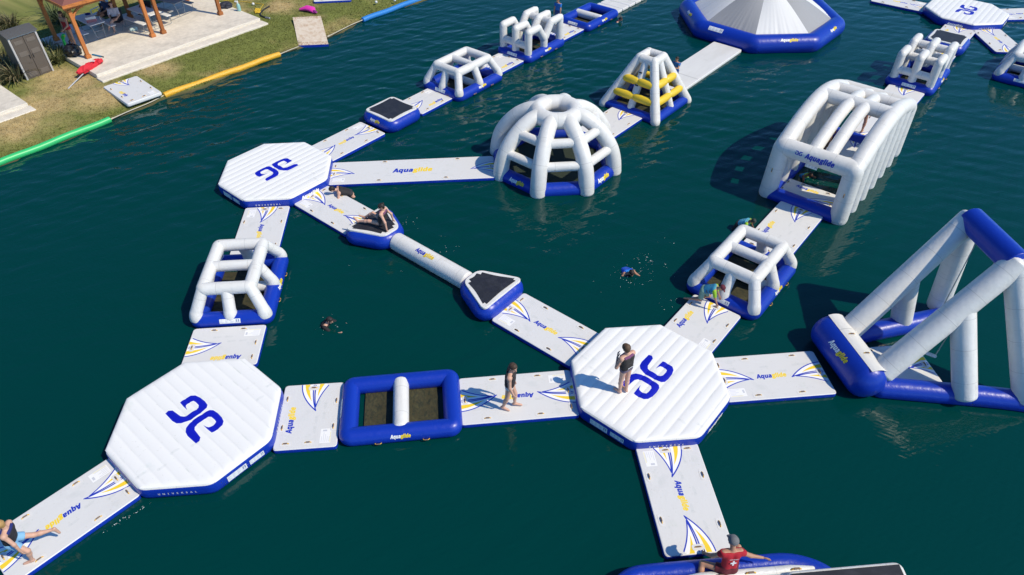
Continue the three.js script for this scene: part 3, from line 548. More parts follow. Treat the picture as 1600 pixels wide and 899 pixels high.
// ---------------------------------------------------------------- tunnel
{
  const c = along(HUB.B, dUp, 13.25, -0.1), t = thing('tunnel_arch', 'large white ribbed tunnel with blue lettering over its entrance', 'inflatable tunnel', c, dUp);
  const e = 2.82, w = 1.2, r = 0.24, roof = (x) => 2.0 + 0.72 * Math.cos(x / e * Math.PI / 2) ** 1.0;
  const arc = [...Array(15)].map((_, i) => -e + 2 * e * i / 14);
  for (const z of [-w, w]) part(t, 'roof_edge_tube', tube(arc.map((x) => V(x, roof(x) - 0.02, z)), 0.28, { seg: 20 }), M.white);
  for (const z of [-0.22, 0.3]) part(t, 'roof_tube', tube(arc.map((x) => V(x, roof(x), z)), 0.215, { seg: 16 }), M.white);
  for (const x of [0.15, 1.35]) part(t, 'roof_crossbeam', tube([V(x, roof(x), -w), V(x, roof(x), w)], 0.245, { seg: 18 }), M.white);
  for (const x of [-e, e]) {
    part(t, 'portal', tube([V(x, 0.12, -w - 0.06), V(x, 1.98, -w), V(x, 1.98, w), V(x, 0.12, w + 0.06)], 0.3, { rad: 0.1, seg: 22, capLen: 1 }), M.white);
    part(t, 'end_sill', tube([V(x, 0.1, -w), V(x, 0.1, w)], 0.27, { seg: 20 }), M.blue);
  }
  for (const z of [-1, 1]) {
    part(t, 'side_base', tube([V(-e, 0.06, z * w), V(e, 0.06, z * w)], 0.25, { seg: 20, dense: 0.5 }), M.blue);
    for (let i = 1; i <= 5; i++) { const x = -e + i * (2 * e / 6); part(t, 'side_post', tube([V(x, 0.02, z * (w + 0.07)), V(x, 0.6, z * (w + 0.05)), V(x, roof(x), z * w)], 0.285, { seg: 18, capLen: 0.5 }), M.white); }
  }
  wrapPrint(t, D.blueAll, V(-e, 1.98, 0.0), V(0, 0, 1), V(-1, 0.28, 0), 0.3, 1.45, 0.36);
  flatPrint(t, D.tag, V(-e - 0.03, 1.6, -0.1), V(0, 0, 1), V(-1, 0, 0), 0.42, 0.14, 'warning_label');
  for (const z of [-1, 1]) { const h = addHandle(t, -e - 0.295, 1.15, z * (w + 0.03), 0, false); h.rotation.z = Math.PI / 2; }
  makeMat('short', along(c, dUp, -2.3, -0.08), dUp + 90, 'mat lying inside the tunnel just behind its entrance', { y: 0.15 });
  makeMat('short', along(c, dUp, 1.98, -0.05), dUp, 'mat lying inside the tunnel at its rear end', { y: 0.15 });
}
// ---------------------------------------------------------------- swing tower
{
  const O = V(9.0, 0, -12.5), t = thing('swing_tower', 'tall white A-frame swing tower with blue top beam and blue cushion', 'inflatable tower', O, 0);
  const L = (x, y, z) => V(x - O.x, y, z - O.z);
  const ca = L(8.72, 0.42, -13.36), cb = L(9.06, 0.42, -11.66);
  part(t, 'cushion', tube([ca, cb], 0.52, { seg: 32, capLen: 0.75, dense: 0.4 }), M.blue);
  { // white panel welded over the cushion's top
    const d = cb.clone().sub(ca).normalize(), up = V(0, 1, 0), side = d.clone().cross(up), pos = [], uv = [], idx = [], n = 14, m = 6, len = ca.distanceTo(cb) + 0.34;
    for (let i = 0; i <= n; i++) for (let j = 0; j <= m; j++) { const a = (-1.25 + 1.5 * i / n), p = ca.clone().addScaledVector(d, -0.17 + len * j / m).addScaledVector(up, Math.cos(a) * 0.526).addScaledVector(side, Math.sin(a) * 0.526); pos.push(p.x, p.y, p.z); uv.push(j / m, i / n); }
    for (let i = 0; i < n; i++) for (let j = 0; j < m; j++) { const a = i * (m + 1) + j, b = a + m + 1; idx.push(a, b, a + 1, b, b + 1, a + 1); }
    part(t, 'white_panel', geom(pos, idx, uv), M.white);
    wrapPrint(t, D.whiteYellow, ca.clone().lerp(cb, 0.55), d, V(-1, 0.75, 0.1), 0.526, 1.0, 0.26);
  }
  const base = (z0, z1, x1) => part(t, 'base_tube', tube([L(9.5, 0.16, z0), L(12.4, 0.16, (z0 + z1 * 2) / 3), L(x1, 0.16, z1)], 0.28, { seg: 20, dense: 0.5, rad: 0.6 }), M.blue);
  base(-11.62, -11.1, 13.3); base(-13.5, -14.62, 12.5);
  const aF = L(11.76, 3.45, -14.45), aN = L(11.96, 3.45, -12.66);
  part(t, 'top_beam', tube([aF, aN], 0.325, { seg: 22, capLen: 0.25 }), M.blue);
  const beam = (n, p) => part(t, n, tube(p, n === 'main_beam' ? (s) => 0.32 - 0.02 * s : 0.285, { seg: 20, capLen: 0.5, rad: 0.3 }), M.white);
  const mN = L(9.45, 0.62, -11.78), mF = L(9.2, 0.62, -13.3);
  beam('main_beam', [mN, aN]); beam('main_beam', [mF, aF]);
  beam('mid_leg', [mN.clone().lerp(aN, 0.62), L(11.42, 0.3, -11.24)]); beam('mid_leg', [mF.clone().lerp(aF, 0.5), L(10.95, 0.3, -13.95)]);
  beam('rear_leg', [aN, L(12.9, 0.3, -11.15)]); beam('rear_leg', [aF, L(12.28, 0.3, -14.6)]);
  const rA = aF.clone().lerp(aN, 0.28), rB = aF.clone().lerp(aN, 0.72), sA = px(1438, 548, 1.0).sub(O), sB = px(1461, 557, 1.0).sub(O);
  const bar = part(t, 'swing_bar', tube([sA, sB], 0.045, { seg: 10 }), M.white);
  part(bar, 'rope', tube([rA, sA], 0.014, { seg: 6 }), M.rope); part(bar, 'rope', tube([rB, sB], 0.014, { seg: 6 }), M.rope);
  for (const [m, a] of [[mN, aN], [mF, aF]]) { const p = m.clone().lerp(a, 0.35), h = addHandle(t, p.x, p.y + 0.27, p.z, 0, false); h.rotation.z = 0.75; }
  for (const s of [0.35, 0.75]) { const p = ca.clone().lerp(cb, s); addHandle(t, p.x + 0.08, p.y + 0.525, p.z, 0, false); }
  makeMat('long', V(10.15, 0, -12.35), -6, 'mat floating under the beams of the swing tower', { len: 2.0, wid: 1.5 });
}
// ---------------------------------------------------------------- raft with the slide, at the picture's lower border
{
  const O = px(1130, 905, 0.3), t = thing('slide_raft', 'blue rimmed raft with white ribs and black ramp under the person in red', 'inflatable raft', V(O.x, 0, O.z), 0);
  const P = (x, y, h) => px(x, y, h).sub(V(O.x, 0, O.z));
  part(t, 'rim', tube([P(930, 960, 0.26), P(985, 902, 0.26), P(1020, 897, 0.26), P(1238, 879, 0.28), P(1292, 897, 0.28), P(1350, 960, 0.28), P(1140, 1010, 0.26)], 0.2, { closed: true, rad: 0.35, seg: 22, k: 8 }), M.blue);
  const a = P(1060, 902, 0.48), b = P(1268, 884, 0.48), d = b.clone().sub(a).normalize(), n = V(-d.z, 0, d.x);
  for (let i = 0; i < 9; i++) { const q = n.clone().multiplyScalar(0.06 + i * 0.16); part(t, 'deck_rib', tube([a.clone().add(q), b.clone().add(q).addScaledVector(d, 0.04 * i)], (s) => 0.105 * Math.min(1, 0.45 + 4 * s * (1 - s)), { dense: 0.15, seg: 14 }), M.white); }
  for (const s of [0.06, 0.3, 0.52, 0.86]) { const p = a.clone().lerp(b, s).addScaledVector(n, 0.1), h = addHandle(t, p.x, p.y + 0.1, p.z, Math.atan2(-d.z, d.x), false); h.scale.setScalar(1.3); }
  // the ramp rises out of the raft: white tube edge and black sliding sheet
  const r0 = P(1235, 897, 0.75), r1 = P(1406, 882, 0.95), r2 = P(1440, 960, 0.95), r3 = P(1250, 990, 0.75);
  part(t, 'ramp_body', tube([r0, r1, r2, r3].map((p) => p.clone().setY(p.y - 0.075)), 0.07, { closed: true, rad: 0.1, seg: 16 }), M.white);
  const cen = r0.clone().add(r1).add(r2).add(r3).multiplyScalar(0.25), sh = [r0, r1, r2, r3].map((p) => p.clone().lerp(cen, 0.015));
  part(t, 'ramp_sheet', geom(sh.flatMap((p) => [p.x, p.y + 0.015, p.z]), [0, 2, 1, 0, 3, 2], [0, 0, 1, 0, 1, 1, 0, 1]), bedM);
  part(t, 'ramp_skirt', merge([0, 1, 2, 3].map((i) => { const p = [r0, r1, r2, r3][i], q = [r0, r1, r2, r3][(i + 1) % 4]; return geom([p.x, p.y - 0.2, p.z, q.x, q.y - 0.2, q.z, q.x, 0.1, q.z, p.x, 0.1, p.z], [0, 1, 2, 0, 2, 3], [0, 0, 1, 0, 1, 1, 0, 1]); })), M.white);
}
// ---------------------------------------------------------------- concrete, pavilions and things on the bank
const SH = -50.5;                                                  // the bank's long direction; local +z points to the water
const concTex = dataTex(512, (u, v) => { const a = noise(u * 5, v * 5, 5), b = noise(u * 22, v * 22, 22), c = noise(u * 128, v * 128, 128), s = Math.max(0, noise(u * 9 + 3, v * 9, 0) - 0.7) * 0.5, k = 0.86 + 0.08 * a + 0.07 * b + 0.07 * c - s * 0.35; return [236 * k, 229 * k, 217 * k]; }, true);
concTex.repeat.set(0.35, 0.35);
const concM = std(lin(0.92, 0.90, 0.87), 0.85, { map: concTex }), concEdge = concM;
const uvMetres = (g) => { const p = g.attributes.position, n = g.attributes.normal, u = g.attributes.uv; for (let i = 0; i < p.count; i++) Math.abs(n.getY(i)) > 0.7 ? u.setXY(i, p.getX(i), p.getZ(i)) : u.setXY(i, p.getX(i) + p.getZ(i), p.getY(i) * 3); return g; };
function makeSlab(o, L, depth, label, top = 0.5) {
  const t = thing('concrete_slab', label, 'concrete slab', V(o.x, 0, o.z), SH);
  part(t, 'slab', uvMetres(box(L, 0.8, depth, L / 2, top - 0.4, -depth / 2, 0.02)), concM);
  part(t, 'step', uvMetres(box(L + 0.12, 0.7, 0.58, L / 2, top - 0.13 - 0.35, 0.285, 0.03)), concEdge);
  const c = Math.cos(SH * D2R), s = Math.sin(SH * D2R);
  slabs.push((x, z) => { const dx = x - o.x, dz = z - o.z, lx = dx * c + dz * s, lz = -dx * s + dz * c; return lx > -0.06 && lx < L + 0.1 && lz > -depth && lz < 0.6; });
  return t;
}
const slabO = V(-18.48, 0, -29.3);
makeSlab(slabO, 8.62, 6.0, 'pale concrete slab with a step under the wooden pavilions');
makeSlab(along(V(-20.23, 0, -26.72), SH, -5), 5, 3.2, 'small concrete slab with a step on bare ground beyond the shed', 0.45);
const onSlab = (x, y) => px(x, y, 0.5);
// wood
const woodTex = dataTex(256, (u, v) => { const g = noise(u * 40, v * 3, 0) * 0.5 + noise(u * 90, v * 6, 0) * 0.3 + noise(u * 4, v * 2, 0) * 0.2, k = 0.75 + 0.4 * g; return [206 * k, 132 * k, 72 * k]; }, true); woodTex.repeat.set(1, 1);
const woodM = std(lin(0.95, 0.85, 0.75), 0.7, { map: woodTex }), woodM2 = std(lin(0.62, 0.55, 0.5), 0.75, { map: woodTex }), roofM = std(lin(0.23, 0.085, 0.065), 0.7);
function makePavilion(c, label, wood) {
  const t = thing('wooden_pavilion', label, 'pavilion', c, SH, 'wooden pavilions on the slab'), h = 1.6, ph = 2.2, w = 0.16;
  for (const x of [-h, h]) for (const z of [-h, h]) {
    const p = part(t, 'post', box(w, ph, w, x, ph / 2, z, 0.012), wood); part(p, 'foot', box(w + 0.07, 0.16, w + 0.07, x, 0.08, z, 0.015), wood);
    for (const [dx, dz] of [[-Math.sign(x), 0], [0, -Math.sign(z)]]) {
      const pts = []; for (let i = 0; i <= 6; i++) { const a = i / 6 * Math.PI / 2; pts.push(V(x + dx * 0.62 * (1 - Math.cos(a)), ph - 0.7 + 0.7 * Math.sin(a), z + dz * 0.62 * (1 - Math.cos(a)))); }
      part(p, 'brace', tube(pts, 0.06, { seg: 4 }), wood);
    }
  }
  for (const s of [-h, h]) { part(t, 'beam', box(2 * h + 0.4, 0.16, 0.1, 0, ph + 0.08, s, 0.01), wood); part(t, 'beam', box(0.1, 0.15, 2 * h - 0.12, s, ph + 0.08, 0, 0.01), wood); }
  const e = h + 0.28, y0 = ph + 0.2, y1 = ph + 1.25, q = [[-e, -e], [e, -e], [e, e], [-e, e]];
  for (let i = 0; i < 4; i++) { const a = q[i], b = q[(i + 1) % 4]; part(t, 'roof_plane', geom([a[0], y0 + 0.1, a[1], b[0], y0 + 0.1, b[1], 0, y1, 0], [0, 2, 1], [0, 0, 1, 0, 0.5, 1]), roofM); }
  for (const s of [-e, e]) { part(t, 'fascia', box(2 * e + 0.04, 0.14, 0.04, 0, y0 + 0.03, s), wood); part(t, 'fascia', box(0.04, 0.14, 2 * e - 0.05, s, y0 + 0.03, 0), wood); }
  return t;
}
const P1 = onSlab(139, 91), P2 = onSlab(238, 57), P3 = onSlab(256, 52), P4 = onSlab(344, 23);
const mid12 = P1.clone().add(P2).multiplyScalar(0.5), mid34 = P3.clone().add(P4).multiplyScalar(0.5);
makePavilion(along(mid12, SH, 0, -1.6).setY(0.5), 'orange-brown wooden pavilion beside the grey shed', woodM);
makePavilion(along(mid34, SH, 0, -1.6).setY(0.5), 'weathered wooden pavilion beside the standing spray bottle', woodM2);
// shed
{
  const a = px(42, 126, 0.28), t = thing('garden_shed', 'taupe plastic garden shed with double doors among strap-leaved plants', 'shed', V(a.x, 0.26, a.z), -55.5);
  const W = 1.22, H = 1.95, Dp = 0.75, body = std(lin(0.115, 0.093, 0.076), 0.6), trim = std(lin(0.50, 0.48, 0.47), 0.55), lid = std(lin(0.10, 0.10, 0.105), 0.7);
  part(t, 'body', box(W, H, Dp, W / 2, H / 2, -Dp / 2), body);
  for (const x of [0.03, W - 0.03]) part(t, 'corner_trim', box(0.08, H, 0.06, x, H / 2, 0.02, 0.015), trim);
  part(t, 'top_trim', box(W - 0.1, 0.1, 0.05, W / 2, H - 0.05, 0.02, 0.012), trim);
  for (const s of [0, 1]) {
    const x = 0.345 + s * 0.53, d = part(t, 'door', box(0.515, H - 0.14, 0.03, x, (H - 0.14) / 2 + 0.02, 0.02, 0.01), body);
    for (const [y, hh] of [[1.62, 0.16], [1.12, 0.2], [0.22, 0.2]]) part(d, 'panel', box(0.36, hh, 0.016, x, y, 0.04, 0.006), std(lin(0.155, 0.13, 0.11), 0.6));
    part(d, 'handle', box(0.035, 0.17, 0.03, x + (s ? -0.19 : 0.19), 0.95, 0.05, 0.012), M.black);
  }
  const r = part(t, 'roof', merge([geom([-0.06, H, 0.1, W + 0.06, H, 0.1, W + 0.06, H + 0.16, -0.42, -0.06, H + 0.16, -0.42, W + 0.06, H + 0.03, -0.86, -0.06, H + 0.03, -0.86], [0, 1, 2, 0, 2, 3, 3, 2, 4, 3, 4, 5], Array(12).fill(0)), geom([-0.06, H, 0.1, -0.06, H + 0.16, -0.42, -0.06, H + 0.03, -0.86, W + 0.06, H, 0.1, W + 0.06, H + 0.03, -0.86, W + 0.06, H + 0.16, -0.42], [0, 1, 2, 3, 4, 5], Array(12).fill(0)), box(W + 0.12, 0.05, 0.04, W / 2, H - 0.01, 0.09)]), lid);
  for (let i = 0; i < 7; i++) part(r, 'ridge', box(W + 0.1, 0.012, 0.012, W / 2, H + 0.03 + i * 0.0215, 0.03 - i * 0.07), lid);
}
// strap-leaved plants
function strapPlant(c, n, len, label, cols, group) {
  const t = thing('strap_leaf_plant', label, 'plant', c, rr(0, 360), group);
  const list = cols.map(() => []);
  for (let i = 0; i < n; i++) {
    const a = rnd() * 6.283, l = len * rr(0.6, 1.1), lean = rr(0.25, 1.0), w = 0.022 * rr(0.7, 1.3), o = rr(0, 0.22), pos = [], idx = [], uv = [], k = 6;
    for (let j = 0; j <= k; j++) { const s = j / k, r = o + l * lean * s * (0.4 + 0.6 * s), y = l * (s * (1.15 - 0.35 * lean) - 0.55 * lean * s * s * s), ww = w * (1 - s * s) + 0.001; for (const q of [-1, 1]) { pos.push(Math.cos(a) * r - Math.sin(a) * ww * q, y + 0.006 * q, Math.sin(a) * r + Math.cos(a) * ww * q); uv.push(0, 0); } if (j) { const b = j * 2; idx.push(b - 2, b - 1, b, b - 1, b + 1, b); } }
    list[Math.floor(rnd() * cols.length)].push(geom(pos, idx, uv));
  }
  list.forEach((g, i) => g.length && part(t, 'leaves', merge(g), std(lin(...cols[i]), 0.7)));
}
const flaxA = [[0.10, 0.105, 0.045], [0.17, 0.15, 0.075], [0.055, 0.065, 0.03], [0.24, 0.19, 0.10]], flaxB = [[0.13, 0.15, 0.045], [0.20, 0.19, 0.07], [0.07, 0.09, 0.03]];
const gnd = (x, y) => { const p = px(x, y, 0.26); p.y = 0.24; return p; };
[[18, 118], [-2, 126], [8, 100], [28, 127], [-12, 108], [2, 134]].forEach(([x, y]) => strapPlant(gnd(x, y), 130, 1.15, 'brown-green strap-leaved plant crowding the open side of the shed', flaxA, 'plants beside the shed'));
[[84, 92], [92, 100], [76, 80], [97, 90]].forEach(([x, y]) => strapPlant(gnd(x, y), 110, 0.85, 'yellow-green strap-leaved plant between the shed and the slab', flaxB, 'plants between shed and slab'));
[[12, 47], [0, 50], [22, 44]].forEach(([x, y]) => strapPlant(gnd(x, y), 110, 1.0, 'brownish strap-leaved plant behind the shed', flaxA, 'plants behind the shed'));
strapPlant(gnd(98, 38), 110, 1.1, 'dark green spiky plant behind the pavilion post', [[0.03, 0.05, 0.02], [0.06, 0.09, 0.03]]);
strapPlant(gnd(88, 34), 80, 1.3, 'tall dark spiky plant on the lawn behind the slab', [[0.03, 0.05, 0.02], [0.05, 0.075, 0.03]]);

// picnic tables, folding frames
const plasticW = std(lin(0.74, 0.74, 0.73), 0.5), steel = std(lin(0.34, 0.34, 0.35), 0.4, { metalness: 0.6 }), greyTop = std(lin(0.30, 0.30, 0.30), 0.6);
function picnicTable(c, deg, label, top) {
  const t = thing('picnic_table', label, 'picnic table', c, deg, 'folding picnic tables');
  part(t, 'table_top', box(1.8, 0.045, 0.74, 0, 0.73, 0, 0.02), top);
  for (const s of [-1, 1]) {
    part(t, 'bench', box(1.8, 0.045, 0.27, 0, 0.44, s * 0.68, 0.02), top);
    part(t, 'leg_frame', merge([tube([V(s * 0.7, 0.71, -0.28), V(s * 0.78, 0.02, -0.18), V(s * 0.78, 0.02, 0.18), V(s * 0.7, 0.71, 0.28)], 0.015, { seg: 6 }), tube([V(s * 0.74, 0.36, -0.23), V(s * 0.74, 0.36, 0.23)], 0.012, { seg: 6 }), tube([V(s * 0.75, 0.42, -0.76), V(s * 0.78, 0.02, -0.76), V(s * 0.78, 0.02, 0.76), V(s * 0.75, 0.42, 0.76)], 0.014, { seg: 6, rad: 0.05 })]), steel);
  }
  return t;
}
const T1 = onSlab(156, 58), T2 = onSlab(272, 22);
picnicTable(along(T1, SH, 0, -0.55).setY(0.5), SH + 90, 'white folding picnic table with a pink and white box on it', plasticW);
picnicTable(along(T2, SH, 0, -0.2).setY(0.5), SH + 78, 'grey folding picnic table in the shade of the weathered pavilion', greyTop);
picnicTable(along(onSlab(238, 44), SH, 0.1, -0.5).setY(0.5), SH + 84, 'pale folding picnic table half hidden behind the paired posts', plasticW);
{ const b = along(T1, SH, -0.05, -0.1); const t = thing('cool_box', 'white and pink box on the white picnic table', 'box', V(b.x, 1.2525, b.z), SH + 20); part(t, 'body', box(0.44, 0.14, 0.3, 0, 0.07, 0, 0.02), std(lin(0.62, 0.22, 0.22), 0.6)); part(t, 'lid', box(0.46, 0.13, 0.32, 0, 0.205, 0, 0.03), plasticW); }
{ const b = along(T1, SH, 0.2, -0.95); const t = thing('blue_tub', 'small blue tub on the white picnic table', 'tub', V(b.x, 1.2525, b.z), 0); const m = std(lin(0.02, 0.05, 0.28), 0.5); part(t, 'bowl', new THREE.LatheGeometry([[0.001, 0], [0.09, 0], [0.13, 0.1], [0.135, 0.105], [0.12, 0.1], [0.085, 0.012], [0.001, 0.012]].map(([x, y]) => new THREE.Vector2(x, y)), 16), m); part(t, 'lip', new THREE.TorusGeometry(0.132, 0.008, 6, 20).rotateX(Math.PI / 2).translate(0, 0.104, 0), m); }
function bottle(c, label, col, h = 0.26, cap = 0xf0f0f0) {
  const t = thing('bottle', label, 'bottle', c, 0), k = h / 0.26;
  part(t, 'body', new THREE.LatheGeometry([[0.001, 0], [0.045, 0], [0.05, 0.02], [0.05, 0.15], [0.03, 0.19], [0.018, 0.2], [0.001, 0.2]].map(([x, y]) => new THREE.Vector2(x * k, y * k)), 14), col);
  part(t, 'cap', merge([box(0.035 * k, 0.05 * k, 0.035 * k, 0, 0.225 * k, 0, 0.008), box(0.09 * k, 0.03 * k, 0.03 * k, -0.025 * k, 0.255 * k, 0, 0.008)]), std(cap, 0.5));
}
bottle(onSlab(374, 17), 'turquoise spray bottle standing alone on the slab', std(lin(0.30, 0.55, 0.52), 0.35), 0.5);
{ const b = along(T1, SH, 0.3, 0.1); bottle(V(b.x, 1.2525, b.z), 'small pale bottle on the white picnic table', std(lin(0.6, 0.5, 0.45), 0.4), 0.17); }
// white folding lounge chair
{
  const c = onSlab(158, 26), t = thing('lounge_chair', 'white plastic lounge chair on the lawn behind the picnic table', 'chair', V(c.x, 0.3, c.z), SH + 70);
  part(t, 'seat', box(0.55, 0.04, 0.55, 0, 0.38, 0, 0.02), plasticW);
  const b = part(t, 'backrest', box(0.55, 0.75, 0.04, 0, 0, 0, 0.02), plasticW); b.position.set(0, 0.68, -0.42); b.rotation.x = -0.5;
  for (const x of [-1, 1]) { part(t, 'armrest', box(0.06, 0.03, 0.55, x * 0.3, 0.58, -0.05, 0.012), plasticW); for (const z of [-0.24, 0.24]) part(t, 'leg', box(0.045, z < 0 ? 0.5 : 0.58, 0.045, x * 0.29, z < 0 ? 0.25 : 0.29, z, 0.01), plasticW); }
}
function campChair(c, deg, label, col) {
  const t = thing('camp_chair', label, 'chair', c, deg, 'camp chairs under the pavilions'), m = std(col, 0.8);
  part(t, 'seat', box(0.5, 0.03, 0.46, 0, 0.42, 0, 0.012), m); const b = part(t, 'backrest', box(0.5, 0.5, 0.03, 0, 0, 0, 0.012), m); b.position.set(0, 0.68, -0.27); b.rotation.x = -0.22;
  for (const x of [-0.23, 0.23]) { part(t, 'leg', tube([V(x, 0.02, 0.22), V(x, 0.42, -0.2)], 0.012, { seg: 6 }), steel); part(t, 'leg', tube([V(x, 0.02, -0.22), V(x, 0.42, 0.2)], 0.012, { seg: 6 }), steel); }
}
campChair(onSlab(190, 50).add(V(-0.25, 0, -0.35)), 0, 'dark camp chair under the person in a white shirt', lin(0.03, 0.035, 0.05));
campChair(onSlab(178, 40).add(V(-0.3, 0, -0.35)), -30, 'dark camp chair under the person in a navy shirt', lin(0.025, 0.03, 0.04));
campChair(onSlab(226, 38).add(V(0, 0, -0.4)), 10, 'black camp chair piled with dark bags', lin(0.02, 0.02, 0.022));
function lump(name, label, cat, c, r, mat, sy = 0.8, seed = 1, parent) {       // soft bag or crumpled cloth
  const g = new THREE.IcosahedronGeometry(1, 4), p = g.attributes.position;
  for (let i = 0; i < p.count; i++) { const v = V(p.getX(i), p.getY(i), p.getZ(i)), n = 0.66 + 0.62 * fbm(v.x * 2.6 + seed * 9 + v.z * 1.3, v.y * 2.6 + v.z * 2.1, 4) + 0.10 * Math.sin(v.x * 9 + v.z * 7 + seed); v.multiplyScalar(n); p.setXYZ(i, v.x * r, Math.max(-0.55, v.y) * r * sy + 0.55 * r * sy, v.z * r); }
  g.computeVertexNormals(); if (parent) return part(parent, name, g, mat);
  const m = solo(name, label, cat, g, mat); m.position.copy(c); return m;
}
{
  const t = thing('bin_bag', 'knotted black bin bag at the foot of the pavilion post', 'bag', onSlab(116, 86), 0); const m = std(lin(0.012, 0.012, 0.014), 0.3);
  lump('sack', 0, 0, 0, 0.34, m, 1.0, 3, t); part(t, 'knot', tube([V(0.02, 0.52, 0), V(0.04, 0.66, 0.03), V(0.1, 0.72, 0.05)], 0.03, { seg: 8 }), m);
}
lump('dark_bag', 'dark bag lying on the slab next to the spray bottle', 'bag', onSlab(354, 11), 0.3, std(lin(0.02, 0.022, 0.04), 0.7), 0.6, 5);
lump('dark_bag', 'dark bag heaped on the black camp chair', 'bag', onSlab(226, 38).add(V(0, 0.44, -0.4)), 0.27, std(lin(0.03, 0.03, 0.045), 0.7), 0.9, 8);
lump('towel', 'crumpled pale towel on the slab beside the seated people', 'towel', onSlab(209, 47), 0.2, std(lin(0.45, 0.58, 0.58), 0.9), 0.5, 11);
{
  const t = thing('water_toy', 'bright green water toy leaning behind the black bin bag', 'toy', onSlab(104, 78), 20), m = std(lin(0.02, 0.62, 0.08), 0.4);
  part(t, 'barrel', tube([V(0, 0.05, 0), V(-0.05, 0.55, -0.1)], 0.06, { seg: 12 }), m); part(t, 'head', tube([V(-0.05, 0.55, -0.1), V(0.12, 0.68, -0.05)], 0.085, { seg: 12 }), m); part(t, 'nozzle', tube([V(0.12, 0.68, -0.05), V(0.26, 0.7, 0)], 0.03, { seg: 8 }), M.yellow);
}
{
  const a = onSlab(145, 86), b = onSlab(158, 89); const t = thing('swim_fin', 'flat blue paddle lying on the slab by the post', 'paddle', V(a.x, 0.5, a.z), 0), m = std(lin(0.03, 0.2, 0.36), 0.5);
  const d = b.clone().sub(a); part(t, 'blade', tube([V(0, 0.03, 0), d.clone().setY(0.03)], 0.05, { seg: 10, squash: 0.4 }), m); part(t, 'grip', tube([d.clone().setY(0.03), d.clone().multiplyScalar(1.3).setY(0.03)], 0.02, { seg: 8 }), M.black);
}
{ // folded beach umbrella
  const a = gnd(107, 140), b = px(127, 116, 0.44), t = thing('beach_umbrella', 'folded red beach umbrella lying from the grass onto the slab\'s step', 'umbrella', V(a.x, 0.26, a.z), 0), d = b.clone().sub(V(a.x, 0.26, a.z)), e = px(153, 95, 0.62).sub(V(a.x, 0.26, a.z));
  part(t, 'pole', tube([V(0, 0.05, 0), d.clone().lerp(e, 0.4)], 0.024, { seg: 10 }), std(lin(0.5, 0.5, 0.52), 0.4));
  const red = std(lin(0.62, 0.02, 0.035), 0.8);
  const dir = e.clone().sub(d), len = dir.length(); const cl = lump('canopy_cloth', 0, 0, 0, 1, red, 1, 21, t); cl.scale.set(len * 0.62, 0.19, 0.2); cl.position.copy(d.clone().lerp(e, 0.42)).add(V(0, -0.06, 0)); cl.rotation.y = Math.atan2(-dir.z, dir.x);
  const tl = lump('canopy_tail', 0, 0, 0, 1, red, 1, 33, t); tl.scale.set(0.26, 0.12, 0.2); tl.position.copy(e).add(V(-0.02, -0.08, 0.05)); tl.rotation.y = 0.7;
  part(t, 'white_emblem', box(0.2, 0.01, 0.11, 0, 0, 0, 0.004), plasticW).position.copy(d.clone().lerp(e, 0.75).add(V(0.06, 0.2, 0.12)));
}
// booms along the water's edge and the ropes between them
function boom(a, b, mat, label) {
  const d = b.clone().sub(a), t = thing('floating_boom', label, 'floating boom', a, 0);
  const n = Math.max(2, Math.round(d.length() / 0.4)), pts = [...Array(n + 1)].map((_, i) => d.clone().multiplyScalar(i / n).add(V(0, 0.015 * Math.sin(i * 1.1), 0)));
  part(t, 'tube', tube(pts, 0.135, { seg: 18, capLen: 0.35 }), mat);
  const u = d.clone().normalize(); part(t, 'end_ring', tube([d.clone().addScaledVector(u, 0.02), d.clone().addScaledVector(u, 0.12)], 0.03, { seg: 8 }), M.rope); part(t, 'end_ring', tube([u.clone().multiplyScalar(-0.12), u.clone().multiplyScalar(-0.02)], 0.03, { seg: 8 }), M.rope);
}
const g0 = px(-120, 301, 0.1), g1 = px(171, 187, 0.1), y0 = px(257, 149, 0.1), y1 = px(436, 85, 0.1), b0 = px(567, 31, 0.1), b1 = px(760, -40, 0.1);
boom(g0, g1, std(lin(0.04, 0.52, 0.16), 0.4), 'green floating boom along the grass edge');
boom(y0, y1, std(lin(0.78, 0.42, 0.03), 0.45, { bumpMap: pvcBump, bumpScale: 0.02 }), 'yellow floating boom below the pavilion slab');
boom(b0, b1, std(lin(0.03, 0.22, 0.62), 0.4), 'light blue floating boom along the grass edge');
const rope = (pts, label) => { const o = pts[0], t = thing('mooring_rope', label, 'rope', o, 0); const q = pts.map((p) => p.clone().sub(o)), h = Math.floor(q.length / 2); part(t, 'rope', tube(q, 0.022, { seg: 6, rad: 0.2 }), M.rope); part(t, 'splice', tube([q[0], q[0].clone().lerp(q[1], 0.15)], 0.034, { seg: 6 }), M.rope); };
rope([g1, px(205, 172, 0.1), px(230, 162, 0.12), y0], 'pale rope between the green boom and the yellow boom');
rope([y1, px(455, 77, 0.14), px(466, 73, 0.16)], 'pale rope between the yellow boom and the stained board');
rope([px(512, 57, 0.2), px(530, 48, 0.16), px(550, 38, 0.12), b0], 'pale rope between the stained board and the light blue boom');
